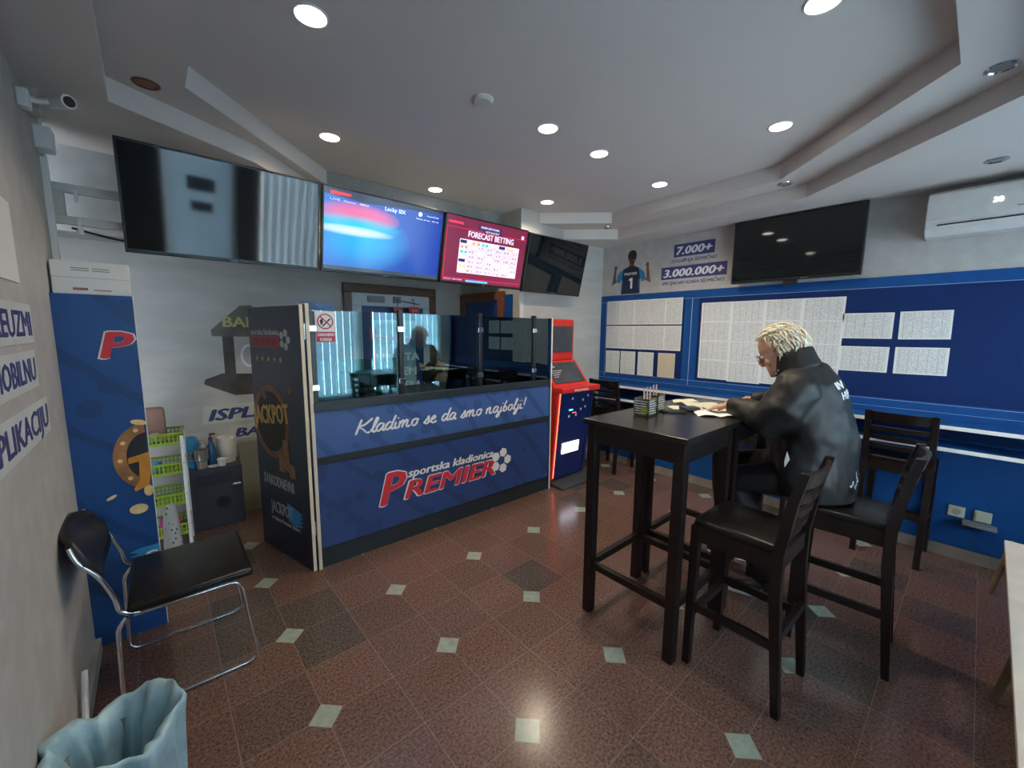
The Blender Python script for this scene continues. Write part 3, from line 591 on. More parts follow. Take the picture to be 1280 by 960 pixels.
bu=thing('white_bucket','white plastic bucket with rim on the dark cabinet','bucket',(.395,4.10,.501))
sm(obj('bucket_body',lathe(B(),[(.055,0),(.058,.004),(.068,.20),(.072,.20),(.072,.215),(.064,.215),(.054,.01),(0,.01)],seg=32),mat('off_white_plastic',(.62,.62,.56),.4),bu)); obj('rim_tab',box(B(),.02,.05,-.066,-.05,.205,.225,.003),white,bu)
cp=thing('coffee_cup','small white coffee cup at the front of the dark cabinet','cup',(.345,3.995,.501)); sm(obj('cup_body',lathe(B(),[(.024,0),(.026,.004),(.034,.06),(.031,.06),(.022,.008),(0,.008)]),white,cp)); obj('handle',tube(B(),fillet([(.03,0,.05),(.055,0,.048),(.05,0,.02),(.028,0,.018)],.01),.004),white,cp)
put(obj('saucer',lathe(B(),[(.02,0),(.042,.008),(.042,.010),(0,.006)],(.29,3.995,.501)),white),'white saucer lying left of the coffee cup','saucer')
put(obj('cardboard_sheet',hull8(B(),[(.50,4.16,0.0),(.66,4.16,0.0),(.66,4.17,0.0),(.50,4.17,0.0),(.49,4.225,.62),(.66,4.225,.62),(.66,4.235,.62),(.49,4.235,.62)]),mat('grey_card',(.25,.26,.21),.7)),'grey green board leaning on the wall right of the dark cabinet','board')

# ------------------------------------------------------------------ televisions
def tv(x0,x1,top,bot,label,scr,name='television',brand=False):
    t_=Vector((0,top[0],top[1])); b_=Vector((0,bot[0],bot[1])); up=(t_-b_).normalized(); h_=(t_-b_).length; w_=x1-x0
    o=thing(name,label,'television',((x0+x1)/2,bot[0],bot[1])); M=frame((0,0,0),(1,0,0),up)
    obj('casing',box(B(),-w_/2,w_/2,0,h_,-.04,0,.004,M),black,o)
    obj('screen',box(B(),-w_/2+.012,w_/2-.012,.022,h_-.012,0,.0015,0,M),scr,o)
    obj('back_housing',box(B(),-w_*.3,w_*.3,h_*.2,h_*.75,-.075,-.04,.01,M),black,o)
    obj('maker_mark',box(B(),-.018,.018,.006,.012,0,.0012,0,M),grey,o)
    return o,M,w_,h_
def emis(name,c,s=1): 
    m=mat(name,c,.3,var=.04,emit=s); return m
scrblue=bpy.data.materials.new('screen_blue'); nt,N,L,Bp=nodes(scrblue); tc=N.new('ShaderNodeTexCoord'); s_=N.new('ShaderNodeSeparateXYZ'); L.new(tc.outputs['Generated'],s_.inputs[0])
def blob(cx,cy,ax,ay,pw=1.5):
    q=mth(N,L,'ADD',mth(N,L,'POWER',mth(N,L,'ABSOLUTE',mth(N,L,'DIVIDE',mth(N,L,'SUBTRACT',s_.outputs[0],cx),ax)),2),mth(N,L,'POWER',mth(N,L,'ABSOLUTE',mth(N,L,'DIVIDE',mth(N,L,'SUBTRACT',s_.outputs[2],cy),ay)),2))
    return mth(N,L,'MAXIMUM',mth(N,L,'SUBTRACT',1,mth(N,L,'POWER',q,pw)),0)
nz=N.new('ShaderNodeTexNoise'); nz.inputs['Scale'].default_value=90; L.new(tc.outputs['Generated'],nz.inputs['Vector'])
c=mixc(N,L,s_.outputs[0],(.03,.16,.62),(.01,.05,.42)); c=mixc(N,L,mth(N,L,'MULTIPLY',mth(N,L,'GREATER_THAN',nz.outputs['Fac'],.70),.4),c,(.2,.5,1))
c=mixc(N,L,blob(.30,.42,.42,.42,.7),c,(0.,.45,.95)); c=mixc(N,L,blob(.27,.72,.34,.17,1.5),c,(.85,.16,.38)); c=mixc(N,L,blob(.25,.60,.38,.13,1),c,(.0,.60,.85)); c=mixc(N,L,blob(.23,.52,.34,.07,1),c,(.75,.95,1))
c=mixc(N,L,mth(N,L,'GREATER_THAN',mth(N,L,'SUBTRACT',s_.outputs[2],mth(N,L,'MULTIPLY',mth(N,L,'ABSOLUTE',mth(N,L,'SUBTRACT',s_.outputs[0],.30)),.10)),.895),c,(.03,.035,.08))
c=mixc(N,L,mth(N,L,'LESS_THAN',s_.outputs[2],.05),c,(.05,.08,.12))
L.new(c,Bp.inputs['Emission Color']); Bp.inputs['Emission Strength'].default_value=1.0; Bp.inputs['Base Color'].default_value=(.01,.01,.01,1); Bp.inputs['Roughness'].default_value=.15
TT,TB=(2.90,2.550),(3.02,2.010)
refl=mat('screen_glossy',(.010,.012,.014),.055,var=.02,spec=.7)
tv(-.075,.885,TT,TB,'leftmost television over the counter, switched off with window reflections',refl)
o,M,w_,h_=tv(.90,1.815,TT,TB,'television showing a blue lottery draw picture, second from the left over the counter',scrblue)
b=B(); txt(b,'Lucky SIX',M,-.03,h_-.085,.16,.026,bold=.02,lift=.002); txt(b,'LIVE  Game  4826',M,-w_/2+.05,h_-.085,.26,.012,lift=.002); flat(b,ell(.25,h_-.062,.016),M,.001,.002); txt(b,'Round 21:04',M,.31,h_-.07,.10,.012,lift=.002); txt(b,'Next draw  02:16',M,.22,h_-.10,.19,.010,lift=.002)
obj('screen_text',b,emis('screen_white',(.85,.9,.95),.9),o)
b=B(); flat(b,[(-w_/2+.05,h_-.05),(-w_/2+.18,h_-.045),(-w_/2+.19,h_-.030),(-w_/2+.05,h_-.028)],M,.001,.002); obj('screen_logo',b,emis('screen_red',(.8,.03,.06),1),o)
o,M,w_,h_=tv(1.835,2.735,TT,TB,'television showing the maroon forecast betting table, third from the left over the counter',emis('screen_maroon',(.17,.012,.045),.9))
b=B(); flat(b,rect(-.30,.36,.10,.375),M,.001,.002); txt(b,'FORECAST BETTING',M,.03,.398,.50,.048,bold=.05,align='CENTER',lift=.002); txt(b,'PREMIER GREYHOUNDS',M,.0,.485,.20,.016,bold=.02,align='CENTER',lift=.003); txt(b,'NEXT RACE 00:17',M,.03,.456,.15,.014,bold=.02,align='CENTER',lift=.003); txt(b,'PAYOUT  MAX 20.000',M,-.42,.035,.18,.010,lift=.002); flat(b,rect(.37,.40,.46,.49),M,.001,.002); obj('screen_table',b,emis('screen_pale',(.85,.72,.84),.85),o)
b=B()
for k in range(7): y=.10+k*.275/7; flat(b,rect(-.22,.36,y-.0012,y+.0012),M,.0006,.0035)
for k in range(7): x=-.22+k*.0967; flat(b,rect(x-.0012,x+.0012,.10,.34),M,.0006,.0035)
vals=[['','15.75','93.7','43.1','69.05','13.2'],['69.55','','34.95','16.75','55.1','36.8'],['29.45','33.4','','19.05','22.85','63.6'],['33.6','54.15','13.8','','','17.2'],['40.45','16.1','20.2','9.7','','22.8'],['87.5','39.2','43.75','31.8','20.5','']]
for r_,row in enumerate(vals):
    for q,vv in enumerate(row):
        if vv: txt(b,vv,M,-.22+q*.0967+.048,.10+(5-r_)*.275/7+.010,.060,.020,bold=.03,align='CENTER',lift=.0035,th=.0005)
obj('screen_grid',b,emis('screen_ink',(.16,.06,.12),.4),o)
for nm,cl,lst in (('screen_orange',(.85,.28,.12),[(-.17,.348),(-.12,.348),(-.285,.31),(-.245,.31)]),('screen_teal',(.0,.55,.55),[(-.07,.348),(-.03,.348),(-.285,.27),(-.245,.27)]),('screen_yellow',(.85,.5,.12),[(.22,.348),(.26,.348),(-.285,.155),(-.245,.155)])):
    b=B()
    for x,y in lst: flat(b,rect(x,x+.026,y-.008,y+.014),M,.0008,.0035)
    obj('screen_tokens',b,emis(nm,cl,.9),o)
b=B(); flat(b,rect(-.295,-.23,.342,.368),M,.0008,.0035); flat(b,rect(.12,.19,.342,.368),M,.0008,.0035); flat(b,rect(-.295,-.23,.19,.215),M,.0008,.0035); flat(b,rect(-.13,.13,.478,.51),M,.0006,.002); flat(b,rect(-.08,.14,.45,.474),M,.0006,.002); obj('screen_dark_fields',b,emis('screen_navy',(.03,.03,.12),.6),o)
b=B(); flat(b,[(-.435,.455),(-.08,.455),(-.06,.44),(.16,.44),(.18,.455),(.435,.455),(.435,.458),(.178,.458),(.158,.443),(-.058,.443),(-.078,.458),(-.435,.458)],M,.001,.002); flat(b,rect(-.435,-.431,.05,.455),M,.001,.002); flat(b,rect(-.435,.435,.05,.053),M,.001,.002); flat(b,rect(-.42,-.28,.485,.502),M,.001,.002); obj('screen_red_lines',b,MATS['screen_red'],o)
b=B(); flat(b,rect(-.20,.04,.028,.044),M,.001,.002); obj('screen_blue_bar',b,emis('screen_skyblue',(.08,.45,.9),1),o)
tv(2.76,3.63,(2.90,2.54),(3.02,2.0),'switched off television at the right end of the row over the counter',screenoff)
# right wall television, seen from below; screen faces -x and down
tvr=thing('television','large switched off television on the right wall above the notice boards','television',(4.15,1.14,2.05))
up=Vector((0,0,1)).normalized(); M=frame((0,0,.02),(0,-1,0),up)
obj('casing',box(B(),-.475,.475,0,.55,-.045,0,.004,M),black,tvr); obj('screen',box(B(),-.463,.463,.022,.538,0,.0015,0,M),screenoff,tvr); obj('maker_mark',box(B(),.08,.13,.006,.012,0,.0012,0,M),grey,tvr)
b=B(); box(b,.046,.115,-.15,.15,.15,.40,.004); box(b,.01,.06,-.05,.05,-.02,.019,.003); obj('wall_bracket',b,black,tvr)
# white steel frame carrying the screens
fr=thing('screen_support_frame','white steel frame fixed beside the leftmost television','frame',(-.335,3.10,2.13))
b=B(); box(b,0,3.9,-.02,.02,.155,.195,.003); box(b,0,3.9,-.02,.02,-.0,.04,.003); box(b,0,.055,-.02,.02,.041,.154,.003); obj('frame_bars',b,mat('white_steel',(.58,.58,.54),.45),fr)
b=B(); box(b,.09,.105,-.03,-.02,.11,.17,.002); box(b,.09,.105,-.03,-.02,-.03,.03,.002); cyl(b,(.1,-.035,-.035),.012,.02,'Z'); obj('hook_bolt',b,white,fr)
obj('arm',box(B(),1.0,1.05,.02,.40,.02,.18,.003),white,fr)
cab=obj('cable',tube(B(),smoothpath([(-.27,3.13,2.12),(-.1,3.13,2.085),(.08,3.13,2.075),(.25,3.13,2.10)],6),.006),black); tag(base(cab),'black cable drooping under the white screen frame','cable')
# camera and boxes on the left wall
cm=thing('security_camera','white bullet security camera on the left wall under the ceiling','camera',(XL,2.68,2.475))
obj('mount',box(B(),0,.035,-.03,.03,.03,.10,.006),white,cm); obj('arm',tube(B(),fillet([(.03,0,.07),(.07,0,.07),(.09,0,.08)],.01),.012),white,cm)
Rc=Matrix.Translation((.11,0,.085))@Vector((.55,-.8,-.12)).to_track_quat('Z','Y').to_matrix().to_4x4()
b=B(); cyl(b,(0,0,.02),.027,.11,M=Rc); sm(obj('housing',b,white,cm)); b=B(); cyl(b,(0,0,.076),.020,.004,M=Rc); obj('lens',b,black,cm)
b=B(); box(b,XL,XL+.045,2.78,2.89,2.545,2.63,.004); tag(base(obj('junction_box',b,mat('pale_box',(.45,.46,.44),.4))),'square plastic junction box above the security camera on the left wall','box')
b=B(); box(b,XL,XL+.06,2.93,3.02,2.43,2.53,.006); tag(base(obj('alarm_box',b,white)),'white motion sensor box on the left wall below the camera','sensor')
b=B(); box(b,XL,XL+.025,3.03,3.05,1.93,2.42,.003); tag(base(obj('cable_duct',b,white)),'thin white cable duct running down the left wall near the corner','duct')
b=B(); tube(b,[(XL+.02,2.15,.03),(XL+.02,2.28,.22)],.011); tag(base(obj('white_rod',b,white)),'short white rod leaning on the left wall above the bin','rod')

# ------------------------------------------------------------------ right wall
X=XR
nb=thing('notice_board_cladding','long blue notice board cladding covering the lower right wall','notice board',(X-.001,1.05,.09))
def yz(y0,y1,z0,z1,d0,d1,bm=None): return box(bm or B(),-d1,-d0,y0-1.05,y1-1.05,z0-.09,z1-.09)
obj('board_base',yz(YW,YK,.09,2.05,0,.008),bblue,nb)
b=B(); yz(2.10,3.10,1.10,1.975,.008,.010,b); yz(YW,1.95,1.12,1.965,.008,.010,b); yz(YW,YK,.865,.985,.008,.010,b); obj('dark_field',b,bnavy,nb)
b=B(); yz(YW,YK,1.968,1.971,.010,.012,b); yz(2.02,2.024,1.06,1.968,.008,.012,b); yz(YW,YK,1.108,1.111,.010,.012,b); yz(3.095,3.098,1.07,1.97,.008,.012,b); yz(YW,YK,1.05,1.052,.010,.012,b); obj('thin_line',b,bline,nb)
ws=thing('writing_shelf','double blue writing shelf with white front edges along the right wall','shelf',(X-.17,1.0,.83))
whe=mat('white_edge',(.72,.74,.74),.4)
for z,d_ in ((.985,.30),(.835,.30)):
    obj('shelf_board',box(B(),.165-d_,.155,-2.0,2.0,z-.83-.0,z-.83+.02,.001),bblue,ws); obj('white_edge',box(B(),.165-d_-.004,.165-d_,-2.0,2.0,z-.83-.003,z-.83+.023,.001),whe,ws)
obj('end_block',box(B(),-.12,-.08,-1.30,-1.25,.02,.155,.002),cream,ws)
# papers
def paper(y0,y1,z0,z1,m,label,grp,lift=.010,rot=0,name='list_sheet'):
    b=B(); w_,h_=y1-y0,z1-z0; box(b,-.0012,0,-w_/2,w_/2,0,h_,0); 
    o=obj(name,b,m); o.location=(X-lift-.0005,(y0+y1)/2,z0); o.rotation_euler=(rot,0,0); return tag(o,label,'paper',grp)
g1='printed lists on the left notice board'
for r_ in range(2):
    for c_ in range(5):
        y1=3.085-c_*.193; z0=1.415+(1-r_)*.285
        paper(y1-.190+random.uniform(-.003,.003),y1,z0,z0+.283-(.012 if r_ else 0),MATS['list_paper'],'dense printed sheet in the upper block on the left board, %s row, %s column'%(('upper','lower')[r_],('leftmost','second','middle','fourth','rightmost')[c_]),g1+(' top row',' second row')[r_],.011+.001*((r_+c_)%2))
for c_,(a,m_,lb) in enumerate(((3.08,'letter_paper','leftmost white letter sheet'),(2.865,'letter_paper','second white letter sheet from the left'),(2.63,'letter_paper','third white letter sheet from the left'),(2.375,'old_paper','yellowed letter sheet'))):
    paper(a-.20,a,1.115,1.385,MATS[m_],lb+' in the bottom row of the left notice board','letters on the left notice board',.011,0,'letter_sheet')
for r_ in range(4):
    for c_ in range(4):
        y1=1.915-c_*.29; z1=1.915-r_*.192
        paper(y1-.288,y1+.004,z1-.192-.01*(c_%2),z1,MATS['list_paper'],'odds sheet in the large block on the middle board, %s row, %s column'%(('top','second','third','lowest')[r_],('leftmost','second','third','rightmost')[c_]),'odds lists on the middle board, row %d'%(r_+1),.011+.0007*((r_*2+c_)%3),random.uniform(-.006,.006))
for y0,y1,z0,z1,lb,ro in ((.455,.765,1.578,1.778,'upper left',0),(.145,.42,1.578,1.785,'upper right',.02),(.460,.765,1.317,1.515,'lower left',0),(.140,.425,1.317,1.518,'lower right',.01)):
    paper(y0,y1,z0,z1,MATS['list_paper'],'separate landscape list sheet right of the big block, %s of the four'%lb,'four separate sheets on the dark blue board',.011,-ro)
# wall captions and player
MR=frame((X-.001,0,0),(0,-1,0),(0,0,1))
def caption(y0,y1,z0,z1,t1,t2,lb,w2,yy0):
    st=thing('wall_caption',lb,'caption',(X,(y0+y1)/2,z0-.07)); Ms=frame((-.001,(y1-y0)/2,.07),(0,-1,0),(0,0,1)); w_=y1-y0; h_=z1-z0
    b=B(); flat(b,rect(-.015,w_+.01,-.075,h_*.5),Ms,.0006); obj('caption_backing',b,mat('pale_caption',(.50,.50,.48),.5),st)
    b=B(); flat(b,rect(0,w_,0,h_),Ms,.0014); txt(b,t2,Ms,yy0,-.058,w2,.034,bold=.03,shear=.2,lift=.001); obj('caption_block',b,navyp,st)
    b=B(); txt(b,t1,Ms,.03,.024,w_-.06,h_-.05,bold=.05,shear=.2,lift=.0016); obj('lettering',b,whitep,st)
caption(1.835,2.262,2.408,2.538,'7.000+','DOGAĐAJA SEDMIČNO','navy wall caption reading 7.000+ left of the right wall television',.47,-.02)
caption(1.705,2.395,2.182,2.312,'3.000.000+','SPECIJALNIH IGARA SEDMIČNO','navy wall caption reading 3.000.000+ beside the lower corner of the television',.66,.01)
fp=thing('player_wall_decal','printed decal of a player from behind in a navy number 1 shirt, fists raised','wall decal',(X,2.78,2.06)); Ms=frame((-.001,0,0),(0,-1,0),(0,0,1))
b=B(); flat(b,ell(.01,.415,.055,.07),Ms); flat(b,[(-.03,.30),(.04,.30),(.035,.37),(-.02,.37)],Ms)
for s in (-1,1): flat(b,[(s*.16,.20),(s*.22,.13),(s*.26,.11),(s*.225,.30),(s*.20,.30),(s*.205,.17),(s*.18,.15)],Ms); flat(b,ell(s*.21,.315,.022,.024),Ms)
obj('printed_skin',b,mat('brown_skin_print',(.20,.09,.055),.5,var=.2),fp)
b=B(); flat(b,ell(.01,.44,.058,.055),Ms,.001,.001); obj('printed_hair',b,darkp,fp)
b=B(); flat(b,[(-.12,0),(.13,0),(.12,.20),(.10,.29),(.04,.315),(-.03,.315),(-.10,.29),(-.12,.18)],Ms,.001,.0006); obj('printed_shirt',b,mat('navy_shirt_print',(.01,.018,.045),.5),fp)
b=B()
for s in (-1,1): flat(b,[(s*.10,.29),(s*.17,.24),(s*.20,.15),(s*.15,.13),(s*.12,.18)],Ms,.001,.0008); flat(b,[(s*.12,0),(s*.13,0),(s*.12,.16),(s*.105,.16)],Ms,.001,.0018)
obj('printed_sleeves',b,mat('blue_shirt_print',(.03,.20,.42),.5),fp)
b=B(); txt(b,'PREMIER',Ms,0,.215,.17,.03,bold=.02,align='CENTER',lift=.002); flat(b,[(-.015,.06),(.025,.06),(.025,.18),(.0,.18),(-.022,.165),(-.022,.15),(-.0,.15),(-.0,.06)],Ms,.001,.002); obj('lettering',b,whitep,fp)
# air conditioner
ac=thing('air_conditioner','white wall air conditioner with lit 30 display in the upper right corner','air conditioner',(X,-.06,2.28))
b=B(); prof=[(0,.0),(-.16,.0),(-.205,.04),(-.215,.10),(-.205,.27),(-.16,.295),(0,.295)]
vsA=[b.verts.new((x,.40,z)) for x,z in prof]; vsB=[b.verts.new((x,-.42,z)) for x,z in prof]; n=len(prof)
for i in range(n): b.faces.new((vsA[i],vsA[(i+1)%n],vsB[(i+1)%n],vsB[i]))
b.faces.new(vsA[::-1]); b.faces.new(vsB); bmesh.ops.recalc_face_normals(b,faces=b.faces[:]); bmesh.ops.bevel(b,geom=b.edges[:],offset=.006,segments=2,affect='EDGES'); obj('housing',b,mat('ac_white',(.62,.62,.60),.35),ac)
b=B(); hull8(b,[(-.210,.34,.062),(-.210,-.36,.062),(-.214,-.36,.062),(-.214,.34,.062),(-.2135,.34,.070),(-.2135,-.36,.070),(-.2175,-.36,.070),(-.2175,.34,.070)]); box(b,-.218,-.214,-.06,.0,.125,.128); obj('outlet_gap',b,darkp,ac)
Ma=frame((-.2232,0,0),(0,-1,0),(.059,0,1)); b=B(); txt(b,'30',Ma,-.10,.165,.04,.03,bold=.03,lift=.001); obj('display_digits',b,emis('display_white',(.95,.98,1),4),ac)
Ma2=frame((-.215,0,0),(0,-1,0),(.05,0,1)); b=B(); txt(b,'INVERTER',Ma2,-.33,.105,.06,.010,lift=.001); txt(b,'12000 BTU',Ma2,-.33,.09,.05,.007,lift=.001); obj('lettering',b,grey,ac)
# sockets
for y,lb in ((-.005,'left'),(-.13,'right')):
    so=thing('wall_socket','cream wall socket low on the blue wall, the %s of the pair'%lb,'socket',(X-.008,y,.315),0,'sockets on the blue wall')
    obj('plate',box(B(),-.012,0,-.042,.042,0,.078,.005),mat('cream_plastic',(.55,.58,.45),.4),so)
    b=B(); cyl(b,(-.013,0,.039),.022,.006,'X') if lb=='left' else box(b,-.022,-.012,-.034,.034,.006,.07,.004); obj('socket_face',b,mat('cream_dark',(.33,.36,.27),.4) if lb=='left' else MATS['cream_plastic'],so)
b=B(); box(b,X-.10,X-.008,-.20,-.04,.29,.31,.003); tag(base(obj('small_wall_bracket',b,grey)),'small grey plastic ledge under the right wall socket','bracket')

# ------------------------------------------------------------------ ceiling fittings
disc=mat('lamp_disc',(1,.93,.80),.5,var=0,emit=14)
nm=['high up near the left picture edge','left of the room, over the first television','over the second television','left of the middle pair','right of the middle pair','in front of the column above the third television','over the notice boards, between pair and right television','large one at the right of the ceiling','cut by the upper picture edge']
for i,(x,y) in enumerate(LIT):
    z=Z3; lp=thing('ceiling_downlight','lit round recessed ceiling lamp, '+nm[i],'ceiling lamp',(x,y,z),0,'lit recessed ceiling lamps')
    b=B(); lathe(b,[(.052,0),(.060,-.006),(.065,-.004),(.066,0)],seg=28); obj('trim_ring',b,white,lp)
    b=B(); cyl(b,(0,0,-.003),.056,.003,seg=28); obj('lamp_face',b,disc,lp)
    l=bpy.data.lights.new('downlight','SPOT'); l.energy=30; l.color=WARM; l.spot_size=2.5; l.spot_blend=.6; l.shadow_soft_size=.045
    lo=bpy.data.objects.new('downlight_beam',l); COL.objects.link(lo); lo.location=(x,y,z-.02)
for x,y,z,lb in ((.067,2.664,Z2,'dark unlit recessed lamp in the left ceiling step'),(2.787,.062,Z2,'unlit recessed lamp in the right ceiling step near the picture edge'),(3.80,1.10,Z2-.0,'unlit recessed lamp in the right ceiling step above the wall television'),(3.80,2.80,Z2,'small unlit recessed lamp in the ceiling step over the corner'),(3.80,.05,Z1,'unlit recessed lamp above the air conditioner')):
    if z==Z2 and (x,y)==(3.80,1.10): x,y=3.69,1.10
    lp=thing('unlit_downlight',lb,'ceiling lamp',(x,y,z)); lathe_=lathe(B(),[(.038,0),(.046,-.006),(.052,-.004),(.053,0)],seg=24); obj('trim_ring',lathe_,chrome if x>1 else mat('rust_ring',(.12,.05,.04),.5),lp)
    b=B(); lathe(b,[(.0,-.001),(.038,-.001),(.03,-.003),(0,-.003)],seg=24); obj('lamp_face',b,brownp if x<1 else grey,lp)
b=B(); lathe(b,[(0,-.02),(.045,-.02),(.052,-.012),(.058,-.004),(.058,0),(0,0)],seg=32); o=obj('smoke_detector',b,mat('detector_white',(.55,.54,.52),.5)); o.location=(1.43,1.89,Z3); tag(sm(o),'flat round ceiling smoke detector between the lamps','smoke detector')

# ------------------------------------------------------------------ betting terminal
kt=thing('betting_terminal','red and navy self-service betting terminal with two screens beside the counter','terminal',(3.285,2.95,0))
kb=mat('terminal_navy',(.010,.022,.11),.3); ksc=mat('terminal_screen',(.05,.06,.07),.2,var=.3,scale=4)
b=B(); hull8(b,[(-.27,-.30,0),(.27,-.30,0),(.27,.16,0),(-.27,.16,0),(-.27,-.30,.02),(.27,-.30,.02),(.27,.16,.07),(-.27,.16,.07)]); bmesh.ops.bevel(b,geom=b.edges[:],offset=.006,segments=2,affect='EDGES'); obj('base_plate',b,mat('terminal_base',(.06,.065,.07),.4),kt)
b=B(); hull8(b,[(-.22,-.12,.06),(.22,-.12,.06),(.22,.16,.06),(-.22,.16,.06),(-.25,-.22,1.0),(.25,-.22,1.0),(.25,.16,1.0),(-.25,.16,1.0)]); obj('body',b,kb,kt)
for s in (-1,1):
    b=B(); hull8(b,[(s*.25-.02,-.125,.06),(s*.25+.02,-.125,.06),(s*.25+.02,.16,.06),(s*.25-.02,.16,.06),(s*.27-.02,-.225,1.0),(s*.27+.02,-.225,1.0),(s*.27+.02,.16,1.0),(s*.27-.02,.16,1.0)]); obj('side_panel',b,red if s<0 else kb,kt)
    if s>0: continue
    b=B(); hull8(b,[(s*.235-.005,-.132,.08),(s*.235+.005,-.132,.08),(s*.235+.005,-.127,.08),(s*.235-.005,-.127,.08),(s*.255-.005,-.232,1.0),(s*.255+.005,-.232,1.0),(s*.255+.005,-.227,1.0),(s*.255-.005,-.227,1.0)]); obj('light_strip',b,emis('led_red',(1,.12,.06),3.5),kt)
b=B(); box(b,-.30,.30,-.30,.10,1.0,1.055,.01); obj('shelf',b,red,kt)
b=B(); hull8(b,[(-.28,-.16,1.055),(.28,-.16,1.055),(.28,.16,1.055),(-.28,.16,1.055),(-.265,.04,1.30),(.265,.04,1.30),(.265,.16,1.30),(-.265,.16,1.30)]); obj('console',b,red,kt)
Mk=frame((0,-.163,1.06),(1,0,0),(0,.20,.245)); obj('touch_screen',box(B(),-.235,.235,.03,.285,0,.004,0,Mk),ksc,kt)
b=B(); txt(b,'INFO',Mk,-.21,.22,.08,.025,bold=.03,lift=.005); 
for k in range(4): flat(b,rect(-.21,-.21+.16-.03*k,.18-k*.025,.184-k*.025),Mk,.001,.004)
obj('lettering',b,whitep,kt)
obj('head',box(B(),-.27,.27,.06,.16,1.30,1.745,.025),red,kt); obj('upper_screen',box(B(),-.225,.235,.052,.06,1.39,1.67,.003),ksc,kt)
Mb_=frame((0,-.2,0),(1,0,0),(0,-.10,.94)); Mb_=frame((0,-.1145,0),(1,0,0),(0,-.1064,1)); b=B(); flat(b,rect(-.14,.13,.33,.45),Mb_,.002,.004); obj('lit_display',b,emis('lit_display',(.80,.82,1),3.2),kt)
b=B(); flat(b,rect(-.09,-.03,.80,.815),Mb_,.002,.003); obj('slot_light',b,emis('slot_cyan',(.1,.6,1),2.5),kt)
b=B(); 
for x,z in ((-.08,.74),(.03,.745),(.10,.80),(.17,.82),(.12,.90),(-.05,.93),(.2,.94)): flat(b,rect(x-.012,x+.012,z-.012,z+.012),Mb_,.001,.003)
txt(b,'PREMIER',frame((0,-.301,1.012),(1,0,0),(0,0,1)),-.12,0,.22,.022,bold=.03); obj('pictogram',b,whitep,kt)
b=B(); flat(b,rect(-.03,.03,.77,.775),Mb_,.001,.003); obj('slot_light',b,MATS['led_red'],kt)
b=B(); box(b,3.56,3.60,3.02,3.16,.16,.80,.004); tag(base(obj('white_board_strip',b,mat('pale_board',(.42,.44,.44),.5))),'narrow pale panel standing just right of the betting terminal','panel')

# ------------------------------------------------------------------ bar tables
def bartable(x0,x1,y0,y1,label):
    cx,cy=(x0+x1)/2,(y0+y1)/2; hx,hy=(x1-x0)/2,(y1-y0)/2; t=thing('bar_table',label,'table',(cx,cy,0),0,'tall dark bar tables')
    obj('tabletop',box(B(),-hx,hx,-hy,hy,1.11,1.14,.004),tabletop_m,t)
    b=B(); i=.035
    for s in (-1,1): box(b,-hx+i+.01,hx-i-.01,s*(hy-i)-.012,s*(hy-i)+.012,1.01,1.11); box(b,s*(hx-i)-.012,s*(hx-i)+.012,-hy+i+.01,hy-i-.01,1.01,1.11)
    obj('apron',b,wood,t)
    for sx in (-1,1):
        for sy in (-1,1): obj('leg',box(B(),sx*(hx-.045)-.026,sx*(hx-.045)+.026,sy*(hy-.045)-.026,sy*(hy-.045)+.026,0,1.11,.004),wood,t)
    for s in (-1,1):
        obj('stretcher',box(B(),-hx+.06,hx-.06,s*(hy-.045)-.016,s*(hy-.045)+.016,.27,.31,.003),wood,t); obj('stretcher',box(B(),s*(hx-.045)-.016,s*(hx-.045)+.016,-hy+.06,hy-.06,.27,.31,.003),wood,t)
bartable(1.755,2.345,.815,1.405,'tall dark square bar table nearest the camera, with two card holders')
bartable(2.355,2.945,.815,1.405,'tall dark square bar table where the man is reading papers')

